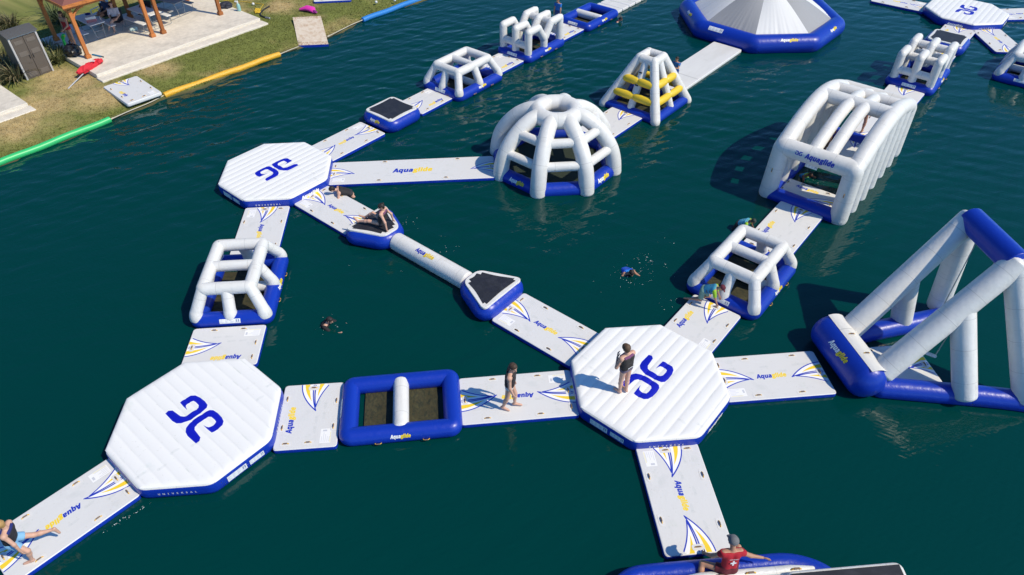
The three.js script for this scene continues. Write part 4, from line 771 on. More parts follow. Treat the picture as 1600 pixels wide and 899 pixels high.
// mats and a board pulled onto the bank
makeMat('mid', px(206, 140, 0.36), 180 + 43, 'printed mat pulled up on the grass between slab and water', { len: 2.35, y: 0.37, pale: true });
makeMat('short', px(520, -6, 0.40), 172, 'printed mat lying on the grass beyond the stained board', { y: 0.42 });
{
  const q = [px(457, 27, 0.46), px(501, 25, 0.46), px(513, 69, 0.12), px(466, 71, 0.12)], o = V(q[3].x, 0, q[3].z), t = thing('stained_board', 'stained upturned board with blue edge sloping from grass into water', 'board', o, 0);
  const stain = canvasTex(256, 384, (c, w, h) => { c.fillStyle = '#d8c9b6'; c.fillRect(0, 0, w, h); for (let i = 0; i < 900; i++) { const e = rnd() < 0.55, y = e ? (rnd() < 0.65 ? h - Math.abs(rr(-40, 40)) : Math.abs(rr(-26, 26))) : rnd() * h; c.fillStyle = e ? `rgba(110,66,30,${0.05 + 0.25 * rnd()})` : `rgba(${rnd() < 0.5 ? '235,225,212' : '160,120,84'},${0.04 + 0.12 * rnd()})`; c.beginPath(); c.ellipse(rnd() * w, y, rr(1, e ? 7 : 26), rr(1, e ? 5 : 18), rnd() * 3, 0, 7); c.fill(); } });
  const T = q.map((p) => p.clone().sub(o)), B = T.map((p) => p.clone().add(V(0, -0.13, 0)));
  part(t, 'top_face', geom(T.flatMap((p) => [p.x, p.y, p.z]), [0, 2, 1, 0, 3, 2], [0, 1, 1, 1, 1, 0, 0, 0]), std(0xffffff, 0.8, { map: stain }));
  for (let i = 0; i < 4; i++) { const a = T[i], b = T[(i + 1) % 4], c = B[(i + 1) % 4], d = B[i]; part(t, 'edge', geom([a, b, c, d].flatMap((p) => [p.x, p.y - 0.001, p.z]), [0, 1, 2, 0, 2, 3], [0, 0, 1, 0, 1, 1, 0, 1]), i === 2 ? M.blue : std(lin(0.35, 0.34, 0.36), 0.7)); }
}
{
  const t = thing('pink_float', 'bright pink deflated float lying on the grass', 'float', gnd(482, 20), 20), m = std(lin(0.78, 0.05, 0.42), 0.4); t.position.y = 0.3;
  part(t, 'body', tube([V(-0.45, 0.1, 0), V(-0.15, 0.16, -0.12), V(0.2, 0.14, -0.08), V(0.42, 0.08, 0.08)], (s) => 0.1 + 0.12 * Math.sin(s * Math.PI), { seg: 14, squash: 0.6 }), m); part(t, 'fin', tube([V(0.3, 0.14, 0), V(0.55, 0.1, 0.12)], 0.09, { seg: 10, squash: 0.5 }), std(lin(0.25, 0.02, 0.2), 0.5));
}
{
  const c = gnd(404, 22), t = thing('hose', 'black hose with a silver end on the grass near the slab corner', 'hose', V(c.x, 0.3, c.z), 0), P = (x, y) => gnd(x, y).sub(c).setY(0.035);
  part(t, 'pipe', tube([P(421, 12), P(412, 17), P(406, 24), P(410, 28), P(417, 30)], 0.035, { seg: 8, rad: 0.3 }), M.black); part(t, 'coupling', tube([P(416, 30), P(421, 31)], 0.06, { seg: 10 }), steel);
  const r = thing('yellow_rope', 'tangled yellow rope on the grass by the black hose', 'rope', V(c.x, 0.3, c.z), 0), ym = std(lin(0.72, 0.48, 0.03), 0.7), pts = [];
  for (let i = 0; i < 40; i++) pts.push(P(403 + 5 * Math.cos(i * 1.9) + rr(-2, 2), 19 + 4 * Math.sin(i * 1.3) + rr(-1, 1)).setY(0.02 + 0.03 * rnd())); pts.push(P(412, 9));
  part(r, 'coil', tube(pts, 0.014, { seg: 5, rad: 0.15, k: 3 }), ym); part(r, 'loose_end', tube([P(412, 9), P(385, 5), P(350, 3)], 0.014, { seg: 5, rad: 0.2 }), ym);
}
for (const [x, y] of [[396, 9], [588, 6], [617, 3]]) { const t = thing('small_ball', 'small pale ball lying on the lawn', 'ball', gnd(x, y).setY(0.36), 0, 'balls on the lawn'); part(t, 'shell', new THREE.SphereGeometry(0.075, 16, 12), plasticW); part(t, 'seam', new THREE.TorusGeometry(0.075, 0.003, 5, 24), greyTop); }
grassBlades();
// ---------------------------------------------------------------- people
// a smooth body from tapered bones: distance field meshed by surface nets
function nets(sdf, lo, hi, cell) {
  const nx = Math.ceil((hi.x - lo.x) / cell) + 1, ny = Math.ceil((hi.y - lo.y) / cell) + 1, nz = Math.ceil((hi.z - lo.z) / cell) + 1;
  const F = new Float32Array(nx * ny * nz), id = new Int32Array(nx * ny * nz).fill(-1), pos = [], idx = [], at = (i, j, k) => (k * ny + j) * nx + i;
  for (let k = 0; k < nz; k++) for (let j = 0; j < ny; j++) for (let i = 0; i < nx; i++) F[at(i, j, k)] = sdf(lo.x + i * cell, lo.y + j * cell, lo.z + k * cell);
  for (let k = 0; k < nz - 1; k++) for (let j = 0; j < ny - 1; j++) for (let i = 0; i < nx - 1; i++) {
    let sx = 0, sy = 0, sz = 0, n = 0;
    const v = (a, b, c) => F[at(i + a, j + b, k + c)];
    const e = (a, b, c, d, f, g) => { const p = v(a, b, c), q = v(d, f, g); if ((p < 0) !== (q < 0)) { const t = p / (p - q); sx += a + (d - a) * t; sy += b + (f - b) * t; sz += c + (g - c) * t; n++; } };
    e(0,0,0,1,0,0); e(0,1,0,1,1,0); e(0,0,1,1,0,1); e(0,1,1,1,1,1); e(0,0,0,0,1,0); e(1,0,0,1,1,0); e(0,0,1,0,1,1); e(1,0,1,1,1,1); e(0,0,0,0,0,1); e(1,0,0,1,0,1); e(0,1,0,0,1,1); e(1,1,0,1,1,1);
    if (n) { id[at(i, j, k)] = pos.length / 3; pos.push(lo.x + (i + sx / n) * cell, lo.y + (j + sy / n) * cell, lo.z + (k + sz / n) * cell); }
  }
  for (let k = 1; k < nz - 1; k++) for (let j = 1; j < ny - 1; j++) for (let i = 1; i < nx - 1; i++) {
    const a = F[at(i, j, k)] < 0;
    const quad = (p, q, r, s, flip) => { if (p < 0 || q < 0 || r < 0 || s < 0) return; flip ? idx.push(p, r, q, p, s, r) : idx.push(p, q, r, p, r, s); };
    if (a !== (F[at(i + 1, j, k)] < 0)) quad(id[at(i, j - 1, k - 1)], id[at(i, j, k - 1)], id[at(i, j, k)], id[at(i, j - 1, k)], !a);
    if (a !== (F[at(i, j + 1, k)] < 0)) quad(id[at(i - 1, j, k - 1)], id[at(i - 1, j, k)], id[at(i, j, k)], id[at(i, j, k - 1)], !a);
    if (a !== (F[at(i, j, k + 1)] < 0)) quad(id[at(i - 1, j - 1, k)], id[at(i, j - 1, k)], id[at(i, j, k)], id[at(i - 1, j, k)], !a);
  }
  return { pos, idx };
}
const bone = (a, b, ra, rb, cut) => ({ a, b, ra, rb, cut });
function field(bones, k, extra) {
  const B = bones.map(({ a, b, ra, rb, cut }) => { const d = b.clone().sub(a); return [a.x, a.y, a.z, d.x, d.y, d.z, Math.max(1e-9, d.lengthSq()), ra, rb, cut ? d.length() : 0]; });
  return (x, y, z) => {
    let r = 9;
    for (const q of B) {
      const px_ = x - q[0], py = y - q[1], pz = z - q[2], tt = (px_ * q[3] + py * q[4] + pz * q[5]) / q[6], t = tt < 0 ? 0 : tt > 1 ? 1 : tt;
      const ex = px_ - q[3] * t, ey = py - q[4] * t, ez = pz - q[5] * t; let d = Math.sqrt(ex * ex + ey * ey + ez * ez) - q[7] - (q[8] - q[7]) * t;
      if (q[9]) d = Math.max(d, (tt - 1) * q[9]);
      const h = Math.max(k - Math.abs(r - d), 0) / k; r = Math.min(r, d) - h * h * k * 0.25;
    }
    return extra ? Math.max(r, extra(x, y, z)) : r;
  };
}
function bounds(bones, m = 0.03) { const lo = V(9, 9, 9), hi = V(-9, -9, -9); for (const { a, b, ra, rb } of bones) for (const [p, r] of [[a, ra], [b, rb]]) { lo.min(p.clone().subScalar(r + m)); hi.max(p.clone().addScalar(r + m)); } return [lo, hi]; }
const N = (a) => V(...a).normalize();
function meshOf(bones, k, cell, extra) { const [lo, hi] = bounds(bones); return nets(field(bones, k, extra), lo, hi, cell); }
const skinTones = { fair: lin(0.62, 0.36, 0.26), tan: lin(0.46, 0.24, 0.15), brown: lin(0.20, 0.095, 0.055) };
/* pose: unit directions in the body's own frame (+z faces forward, +x is the body's left); foot: 'feet' rests the lowest foot on the base, else the height of the hips */
function person(label, o) {
  const H = o.H ?? 1.66, h = (f) => f * H, p = o.pose ?? {}, q = o.q ?? 1;
  const t = thing('person', label, 'person', V(0, 0, 0), 0, o.group);
  const spine = N(p.spine ?? [0, 1, 0.03]), tw = p.twist ?? 0, X = V(1, 0, 0);
  const Xs = V(Math.cos(tw), 0, -Math.sin(tw)); Xs.addScaledVector(spine, -Xs.dot(spine)).normalize();
  const fw = Xs.clone().cross(spine), R = V(0, 0, 0), at = (b, d, l) => b.clone().addScaledVector(d, l);
  const chest = at(R, spine, h(0.29)), sh = [at(at(chest, spine, -h(0.03)), Xs, h(0.102)), at(at(chest, spine, -h(0.03)), Xs, -h(0.102))], hip = [at(R, X, h(0.05)), at(R, X, -h(0.05))];
  const neckD = N(p.neck ?? [spine.x, spine.y, spine.z + 0.12]), neck = at(chest, neckD, h(0.055));
  const face = N(p.face ?? [fw.x, fw.y, fw.z]), hu = neckD.clone().addScaledVector(face, -neckD.dot(face)).normalize(), hs = hu.clone().cross(face), head = at(neck, hu, h(0.048)).addScaledVector(face, h(0.012));
  const L = [], A = [];
  for (const s of [0, 1]) {
    const th = N(p[s ? 'thR' : 'thL'] ?? [s ? -0.03 : 0.03, -1, 0.02]), sn = N(p[s ? 'snR' : 'snL'] ?? [0, -1, -0.03]), ft = N(p[s ? 'ftR' : 'ftL'] ?? [s ? -0.15 : 0.15, -0.12, 1]);
    const knee = at(hip[s], th, h(0.245)), ank = at(knee, sn, h(0.235)); L.push({ knee, ank, ft, heel: at(ank, sn, h(0.018)).addScaledVector(ft, -h(0.018)), toe: at(at(ank, sn, h(0.022)), ft, h(0.105)) });
    const ua = N(p[s ? 'uaR' : 'uaL'] ?? [s ? -0.2 : 0.2, -1, 0]), fa = N(p[s ? 'faR' : 'faL'] ?? [s ? -0.06 : 0.06, -1, 0.15]), el = at(sh[s], ua, h(0.172)), wr = at(el, fa, h(0.15)); A.push({ el, wr, fa });
  }
  const cols = [1, -1].flatMap((s) => [bone(at(at(R, spine, h(0.02)), X, s * h(0.036)), at(at(R, spine, h(0.12)), Xs, s * h(0.03)), h(0.056), h(0.05)), bone(at(at(R, spine, h(0.12)), Xs, s * h(0.03)), at(at(R, spine, h(0.235)), Xs, s * h(0.048)), h(0.05), h(0.056))]);
  const torso = [...cols, bone(hip[0], hip[1], h(0.056), h(0.056)), bone(sh[0], sh[1], h(0.042), h(0.042))];
  const legs = L.flatMap((l, s) => [bone(hip[s], l.knee, h(0.052), h(0.034)), bone(l.knee, at(l.knee, l.ank.clone().sub(l.knee), 0.32), h(0.034), h(0.034)), bone(at(l.knee, l.ank.clone().sub(l.knee), 0.32), l.ank, h(0.034), h(0.02)), bone(l.heel, l.toe, h(0.021), h(0.013)), bone(l.ank, l.toe, h(0.02), h(0.012))]);
  const arms = A.flatMap((a, s) => [bone(sh[s], a.el, h(0.032), h(0.025)), bone(a.el, a.wr, h(0.025), h(0.0165))]);
  const nk = [bone(chest, neck, h(0.034), h(0.031))];
  const pos = [], idx = []; const add = (m) => { const b = pos.length / 3; for (const v of m.pos) pos.push(v); for (const i of m.idx) idx.push(i + b); };
  add(meshOf([...torso, ...legs, ...arms, ...nk], 0.03, 0.015 * q));
  const hb = (f, u, s = 0) => head.clone().addScaledVector(face, h(f)).addScaledVector(hu, h(u)).addScaledVector(hs, h(s));
  add(meshOf([bone(hb(-0.014, 0.022), hb(0.01, 0.02), h(0.05), h(0.047)), bone(hb(0.004, -0.01), hb(0.024, -0.036), h(0.044), h(0.026)), bone(hb(-0.01, -0.03), neck.clone().addScaledVector(neckD, -h(0.03)), h(0.034), h(0.031)), bone(hb(0.05, 0.006), hb(0.064, -0.014), h(0.006), h(0.0085)), bone(hb(0, -0.004, 0.046), hb(-0.004, 0.014, 0.049), h(0.007), h(0.009)), bone(hb(0, -0.004, -0.046), hb(-0.004, 0.014, -0.049), h(0.007), h(0.009)), bone(hb(0.05, -0.034), hb(0.05, -0.034, 0.008), h(0.007), h(0.006))], 0.012, 0.006 * q));
  A.forEach((a, s) => {
    const d = a.fa, sd = s ? -1 : 1; let n = V(sd, 0, 0.3); n.addScaledVector(d, -n.dot(d)); if (n.length() < 0.2) n = V(0, 1, 0).addScaledVector(d, -d.y); n.normalize(); const w = d.clone().cross(n), hand = [];
    const pt = (l, u, c) => a.wr.clone().addScaledVector(d, h(l)).addScaledVector(w, h(u)).addScaledVector(n, -h(c));
    for (const u of [-0.014, -0.004, 0.006, 0.014]) hand.push(bone(pt(0.0, u * 0.5, 0), pt(0.045, u, 0.002), h(0.0085), h(0.0078)));
    [[-0.017, 0.030], [-0.006, 0.038], [0.006, 0.041], [0.017, 0.036]].forEach(([u, l]) => { const k1 = pt(0.05 + l * 0.5, u * 1.25, 0.006), k2 = pt(0.05 + l * 0.95, u * 1.3, 0.02); hand.push(bone(pt(0.046, u, 0.002), k1, h(0.0058), h(0.0052)), bone(k1, k2, h(0.0052), h(0.0042))); });
    hand.push(bone(pt(0.012, 0.014, 0.004), pt(0.036, 0.032, 0.012), h(0.008), h(0.0062)), bone(pt(0.036, 0.032, 0.012), pt(0.056, 0.036, 0.018), h(0.006), h(0.005)));
    add(meshOf(hand, 0.005, 0.0055 * q));
  });
  // eyes, brows and lips are colours of the face itself
  const col = [], eye = [hb(0.047, 0.002, 0.019), hb(0.047, 0.002, -0.019)], lip = hb(0.055, -0.034), v = V(0, 0, 0);
  for (let i = 0; i < pos.length; i += 3) { v.set(pos[i], pos[i + 1], pos[i + 2]); const e = Math.min(v.distanceTo(eye[0]), v.distanceTo(eye[1])) / h(0.009), m = v.distanceTo(lip) / h(0.013); e < 1 ? col.push(0.12, 0.12, 0.14) : m < 1 ? col.push(0.85, 0.45, 0.45) : col.push(1, 1, 1); }
  part(t, 'body', geom(pos, idx, null, col), std(skinTones[o.skin ?? 'fair'], 0.55, { vertexColors: true }));
  const shell = (name, bones, grow, color, extra, cell = 0.014, rough = 0.8, k = 0.03) => { const m = meshOf(bones.map((b) => bone(b.a, b.b, b.ra + grow, b.rb + grow, b.cut)), k, cell * q, extra); return part(t, name, geom(m.pos, m.idx), std(color, rough)); };
  const up = (lo, hi) => (x, y, z) => { const s = (x - R.x) * spine.x + (y - R.y) * spine.y + (z - R.z) * spine.z; return Math.max(h(lo) - s, s - h(hi)); };
  const c = o.wear ?? {};
  if (c.suit) shell('swimsuit', [...torso], 0.007, lin(...c.suit), up(c.suitLow ?? -0.055, c.suitTop ?? 0.2));
  if (c.shirt) shell('shirt', [...torso, ...A.map((a, s) => bone(sh[s], at(sh[s], a.el.clone().sub(sh[s]), c.sleeve ?? 0.55), h(0.034), h(0.031), true))], 0.014, lin(...c.shirt), up(c.shirtLow ?? -0.02, 0.292));
  if (c.sleeves) shell('rash_sleeves', A.map((a, s) => bone(sh[s], at(sh[s], a.el.clone().sub(sh[s]), 0.85), h(0.036), h(0.029), true)), 0.012, lin(...c.sleeves));
  if (c.shorts) shell('shorts', [bone(hip[0], hip[1], h(0.058), h(0.058)), ...cols.filter((_, i) => i % 2 === 0), ...L.map((l, s) => bone(hip[s], at(hip[s], l.knee.clone().sub(hip[s]), c.shortLen ?? 0.6), h(0.054), h(0.05), true))], 0.014, lin(...c.shorts), (x, y, z) => ((x * spine.x + y * spine.y + z * spine.z) - h(0.075)));
  if (c.vest) {
    const vest = shell('life_vest', torso.slice(0, 4), 0.032, lin(...c.vest), up(0.035, 0.268), 0.014, 0.8, 0.05);
    for (const f of [0.1, 0.165]) { const pts = []; for (let i = 0; i < 20; i++) { const a = i / 20 * 6.283; pts.push(at(R, spine, h(f)).addScaledVector(Xs, Math.cos(a) * (h(0.094) + 0.026)).addScaledVector(fw, Math.sin(a) * (h(0.056) + 0.028))); } part(vest, 'strap', tube(pts, 0.012, { closed: true, seg: 6 }), M.black); }
    if (c.yoke) { const m = meshOf([bone(sh[0], sh[1], h(0.042) + 0.03, h(0.042) + 0.03), bone(chest, at(chest, spine, -h(0.07)), h(0.05), h(0.058))], 0.04, 0.014 * q, (x, y, z) => { const s = x * spine.x + y * spine.y + z * spine.z; return Math.max(h(0.20) - s, s - h(0.292), Math.abs((x - chest.x) * Xs.x + (y - chest.y) * Xs.y + (z - chest.z) * Xs.z) - h(0.082)); }); part(vest, 'yoke', geom(m.pos, m.idx), std(lin(...c.yoke), 0.8)); }
    if (c.print) flatPrint(vest, D.white, at(R, spine, h(0.085)).addScaledVector(fw, -(h(0.056) + 0.048)), Xs, fw.clone().negate(), h(0.13), h(0.03), 'back_print');
  }
  if (c.cross) { const b = at(R, spine, h(0.17)).addScaledVector(fw, -(h(0.056) + 0.026)), w = std(lin(0.7, 0.7, 0.72), 0.7), mk = (a, l) => flatPrint(t, w, b.clone().addScaledVector(fw, -0.002 * l * 10), a, fw.clone().negate(), l, h(0.022), 'white_cross'); mk(Xs.clone().negate(), h(0.07)); mk(spine, h(0.072)); flatPrint(t, decalWord, at(R, spine, h(0.225)).addScaledVector(fw, -(h(0.056) + 0.028)), Xs, fw.clone().negate(), h(0.13), h(0.03), 'back_word'); }
  const hair = [bone(hb(-0.016, 0.026), hb(0.004, 0.03), h(0.056), h(0.052)), bone(hb(-0.024, 0.01), hb(-0.02, -0.02), h(0.05), h(0.04))];
  const notFace = (x, y, z) => { const dx = x - head.x, dy = y - head.y, dz = z - head.z, f = dx * face.x + dy * face.y + dz * face.z, u = dx * hu.x + dy * hu.y + dz * hu.z; return Math.min(1, f - h(0.018) - Math.max(0, u - h(0.012)) * 1.6); };
  if (o.cap) { const m = meshOf([bone(hb(-0.012, 0.034), hb(0.008, 0.034), h(0.06), h(0.058))], 0.01, 0.008 * q, (x, y, z) => h(0.012) - ((x - head.x) * hu.x + (y - head.y) * hu.y + (z - head.z) * hu.z)); const cp = part(t, 'cap', geom(m.pos, m.idx), std(lin(...o.cap), 0.85)); part(cp, 'brim', tube([hb(0.04, 0.018), hb(0.1, 0.012)], h(0.04), { seg: 14, squash: 0.16, capLen: 0.5 }), std(lin(...o.cap), 0.85)); }
  if (o.hair) {
    if (o.long) hair.push(bone(hb(-0.035, 0), hb(-0.05, -0.07), h(0.036), h(0.03)), bone(hb(-0.05, -0.07), hb(-0.045, -0.14), h(0.03), h(0.016)), bone(hb(-0.01, 0, 0.035), hb(-0.015, -0.1, 0.045), h(0.02), h(0.014)));
    if (o.bun) hair.push(bone(hb(-0.05, 0.05), hb(-0.065, 0.055), h(0.024), h(0.022)));
    const m = meshOf(hair, 0.015, 0.008 * q, notFace), n = m.pos; for (let i = 0; i < n.length; i += 3) { const k = 0.006 * (fbm(n[i] * 60, n[i + 1] * 25 + n[i + 2] * 60, 2) - 0.5); n[i] += k; n[i + 2] += k; }
    if (!o.cap || o.long) part(t, 'hair', geom(m.pos, m.idx), std(lin(...o.hair), 0.65));
  }
  // stand it in the place: face a ground direction, rest on a point
  t.rotation.y = Math.atan2(o.dir[0], o.dir[1]);
  let ax, ay, az;
  if (o.rest === 'hips') { ax = 0; az = 0; ay = -h(0.056) - 0.01; } else if (o.rest === 'head') { ax = head.x; ay = head.y; az = head.z; }
  else { let low = 9; for (const l of L) for (const [pp, r] of [[l.heel, h(0.021)], [l.toe, h(0.013)], [l.knee, h(0.034)]]) low = Math.min(low, pp.y - r); ay = low; const f = o.foot === undefined ? null : L[o.foot]; ax = f ? f.ank.x : (L[0].ank.x + L[1].ank.x) / 2; az = f ? f.ank.z : (L[0].ank.z + L[1].ank.z) / 2; }
  const cs = Math.cos(t.rotation.y), sn = Math.sin(t.rotation.y);
  t.position.set(o.at.x - (ax * cs + az * sn), o.at.y - ay, o.at.z - (-ax * sn + az * cs));
  return t;
}
const decalWord = decal(canvasTex(256, 64, (c) => { c.fillStyle = '#d5d5da'; c.font = 'bold 40px sans-serif'; c.textAlign = 'center'; c.textBaseline = 'middle'; c.fillText('LIFEGUARD', 128, 33); }));
const deckAt = (x, y, h) => px(x, y, h);
// standing on the hub, seen from behind
person('person in black vest with purple shoulders standing barefoot on the ribbed hub', { at: deckAt(973, 613, 0.437), dir: [-0.55, -0.83], H: 1.68, hair: [0.10, 0.055, 0.03], wear: { vest: [0.03, 0.026, 0.026], yoke: [0.20, 0.07, 0.17], suit: [0.16, 0.12, 0.17], suitTop: 0.05, print: 1 }, pose: { spine: [0.05, 1, 0.04], face: [0.15, -0.25, 1], uaL: [0.32, -0.92, 0.1], faL: [-0.5, 0.62, 0.55], uaR: [-0.16, -0.97, 0.12], faR: [0.15, -0.9, 0.4], thL: [0.0, -1, 0.06], thR: [0.02, -1, -0.05], snL: [0, -1, -0.02], snR: [0, -1, -0.06] } });
// walking along a mat
person('person with long brown hair walking in a black vest over a white swimsuit', { at: deckAt(795, 637, 0.13), dir: [0.93, 0.2], H: 1.66, hair: [0.055, 0.03, 0.018], long: 1, skin: 'fair', wear: { vest: [0.028, 0.02, 0.022], suit: [0.66, 0.64, 0.64], yoke: [0.03, 0.025, 0.025] }, pose: { spine: [0, 1, 0.06], face: [-0.45, -0.2, 0.9], uaR: [-0.22, -1, 0.08], faR: [0.0, -0.95, 0.35], uaL: [0.25, -0.95, -0.1], faL: [0.05, -0.95, 0.2], thL: [0.02, -1, 0.28], snL: [0, -1, -0.02], thR: [-0.02, -1, -0.12], snR: [0, -0.96, -0.28], ftR: [-0.1, -0.25, 1] } });
// running child
person('blond person running in a black and navy vest and pale blue shorts', { at: deckAt(52, 878, 0.13), dir: [-0.95, 0.2], H: 1.52, foot: 0, hair: [0.42, 0.25, 0.09], skin: 'fair', wear: { vest: [0.022, 0.022, 0.03], yoke: [0.015, 0.025, 0.16], shorts: [0.22, 0.45, 0.68], shortLen: 0.55 }, pose: { spine: [0, 1, -0.22], neck: [0, 1, 0.1], face: [0.1, -0.35, 1], uaL: [0.25, -0.85, -0.4], faL: [0.1, -0.95, -0.1], uaR: [-0.3, -0.7, 0.5], faR: [0.2, 0.1, 1], thL: [0.1, -0.75, -0.55], snL: [0, -1, 0.2], thR: [-0.3, -0.6, -0.75], snR: [-0.2, -0.1, -0.97], ftR: [0, -0.95, -0.1] } });
// seated on the tapered trampoline
person('person in black vest with purple shoulders sitting on the tapered trampoline', { at: deckAt(597, 351, 0.545), rest: 'hips', dir: [-0.95, -0.25], H: 1.64, hair: [0.02, 0.014, 0.012], bun: 1, wear: { vest: [0.025, 0.022, 0.024], yoke: [0.16, 0.06, 0.13], suit: [0.03, 0.03, 0.04] }, pose: { spine: [0, 0.97, -0.22], face: [0.5, -0.35, 0.8], uaL: [0.3, -0.75, -0.5], faL: [0.1, -0.95, -0.15], uaR: [-0.3, -0.75, -0.5], faR: [-0.1, -0.95, -0.1], thL: [0.1, 0.12, 1], snL: [0, -0.22, 1], thR: [-0.22, 0.42, 0.9], snR: [0, -0.55, 0.8], ftL: [0, 0.8, 0.5], ftR: [0, 0.3, 1] } });
// hauling out
person('person with dark hair in black vest hauling out of the water onto a mat', { at: deckAt(519, 296, 0.36), rest: 'head', dir: [-0.9, 0.25], H: 1.62, hair: [0.018, 0.013, 0.012], wear: { vest: [0.02, 0.018, 0.02], suit: [0.03, 0.03, 0.035] }, pose: { spine: [0, 0.42, 0.88], neck: [0, 0.35, 0.9], face: [-0.15, -0.85, 0.5], uaL: [0.45, -0.8, 0.25], faL: [0.15, -0.5, 0.75], uaR: [-0.4, -0.85, 0.2], faR: [0.1, -0.4, 0.85], thL: [0.05, -0.85, -0.5], thR: [-0.05, -0.9, -0.4], snL: [0, -0.8, -0.6], snR: [0, -0.85, -0.5] } });
// kneeling child by the climbing frame
const kidVest = { vest: [0.02, 0.19, 0.36], sleeves: [0.30, 0.55, 0.03], yoke: [0.08, 0.36, 0.42], shorts: [0.18, 0.32, 0.27], shortLen: 0.85 };
person('child with maroon cap and lime sleeves kneeling on a short mat', { at: deckAt(1084, 470, 0.13), dir: [0.92, 0.42], H: 1.32, q: 1.1, cap: [0.12, 0.02, 0.035], hair: [0.06, 0.02, 0.015], skin: 'tan', wear: kidVest, pose: { spine: [0, 0.42, 0.9], neck: [0, 0.4, 0.9], face: [0, -0.7, 0.7], uaL: [0.12, -0.9, 0.3], faL: [0.05, -0.85, 0.4], uaR: [-0.12, -0.9, 0.3], faR: [-0.05, -0.85, 0.4], thL: [0.08, -0.75, 0.55], snL: [0, -0.5, -0.85], thR: [-0.08, -0.95, -0.05], snR: [0, -0.25, -0.95], ftL: [0, -0.5, -0.85], ftR: [0, -0.3, -0.95] } });
person('child in lime sleeves and pale vest climbing onto the mat before the tunnel', { at: deckAt(1177, 346, 0.50), rest: 'head', dir: [0.75, 0.6], H: 1.32, q: 1.1, hair: [0.015, 0.03, 0.025], skin: 'brown', wear: { ...kidVest, vest: [0.10, 0.42, 0.60], shorts: [0.03, 0.03, 0.035] }, pose: { spine: [0, 0.55, 0.8], neck: [0, 0.5, 0.85], face: [0, -0.75, 0.65], uaL: [0.5, -0.8, 0.2], faL: [0.1, -0.8, 0.5], uaR: [-0.55, -0.7, 0.2], faR: [-0.2, -0.85, 0.4], thL: [0.1, -0.8, -0.3], snL: [0, -0.6, -0.8], thR: [-0.1, -0.85, -0.3], snR: [0, -0.6, -0.8] } });
// in the water
const swim = (label, x, y, hh, dir, o) => person(label, { at: deckAt(x, y, hh), rest: 'head', dir, H: 1.5, q: 1.15, ...o });
swim('swimmer in a bright blue vest reaching forward with one arm in open water', 987, 427, 0.13, [0.35, 0.93], { skin: 'tan', hair: [0.02, 0.014, 0.012], wear: { vest: [0.01, 0.10, 0.62], yoke: [0.02, 0.26, 0.72] }, pose: { spine: [0, 0.42, 0.9], neck: [0, 0.5, 0.85], face: [0, -0.5, 0.85], uaL: [0.4, -0.2, 0.85], faL: [-0.1, -0.25, 0.96], uaR: [-0.7, -0.45, 0.3], faR: [-0.3, -0.4, 0.8], thL: [0.1, -0.7, -0.7], thR: [-0.1, -0.75, -0.65], snL: [0.2, 0.02, -1], snR: [0, -0.3, -0.9] } });
swim('swimmer with black hair in a black vest treading water', 515, 501, 0.20, [0.95, 0.3], { hair: [0.014, 0.011, 0.012], wear: { vest: [0.012, 0.011, 0.014], yoke: [0.012, 0.011, 0.014], sleeves: [0.015, 0.014, 0.017] }, pose: { spine: [0, 0.75, 0.55], face: [0, -0.35, 0.9], uaL: [0.3, -0.45, 0.8], faL: [0, 0.1, 1], uaR: [-0.25, -0.35, 0.85], faR: [0.1, 0.15, 0.95], thL: [0, -0.8, -0.5], thR: [0, -0.8, -0.5] } });
swim('swimmer in black and red vest beyond the open dome', 970, 30, 0.13, [0.8, 0.5], { q: 1.5, hair: [0.02, 0.016, 0.014], wear: { vest: [0.02, 0.02, 0.022], yoke: [0.45, 0.03, 0.06] }, pose: { spine: [0, 0.8, 0.4], uaL: [0.5, -0.7, 0.4], uaR: [-0.5, -0.7, 0.4] } });
swim('swimmer in blue and lime vest floating inside the tunnel', 1266, 274, 0.2, [0.4, 0.85], { H: 1.32, skin: 'brown', hair: [0.06, 0.025, 0.016], wear: { vest: [0.04, 0.32, 0.60], yoke: [0.3, 0.55, 0.05] }, pose: { spine: [0, 0.6, 0.7], uaL: [0.6, -0.2, 0.7], uaR: [-0.6, -0.2, 0.7] } });
// in and behind the frames
person('person in red shorts standing behind the tunnel on the runway mat', { at: deckAt(1340, 206, 0.13), dir: [0.5, -0.8], H: 1.7, q: 1.25, hair: [0.04, 0.022, 0.014], skin: 'tan', wear: { shorts: [0.32, 0.015, 0.03], shortLen: 0.3, vest: [0.03, 0.03, 0.035] }, pose: { thL: [0.14, -1, 0.05], thR: [-0.16, -1, 0.05] } });
person('dark-skinned person standing inside the tunnel near its rear', { at: deckAt(1290, 232, 0.15), dir: [0.6, 0.7], H: 1.55, q: 1.3, hair: [0.012, 0.01, 0.01], skin: 'brown', wear: { shorts: [0.04, 0.03, 0.03], vest: [0.05, 0.03, 0.03] }, pose: {} });
person('child in a blue shirt standing behind the castle frame', { at: deckAt(871, 41, 0.13), dir: [-0.6, 0.75], H: 1.45, q: 1.2, hair: [0.05, 0.025, 0.016], skin: 'tan', wear: { shirt: [0.01, 0.14, 0.48], shorts: [0.02, 0.05, 0.2] }, pose: { uaL: [0.25, -0.9, 0.3], uaR: [-0.2, -1, 0.1] } });
person('person with dark hair in blue behind the stepped pyramid', { at: deckAt(1052, 133, 0.13), dir: [-0.6, 0.7], H: 1.32, q: 1.2, hair: [0.02, 0.014, 0.012], skin: 'tan', wear: { shirt: [0.02, 0.14, 0.40], shorts: [0.02, 0.06, 0.22] }, pose: { uaL: [0.3, -0.6, 0.7], faL: [0, 0.3, 0.9] } });
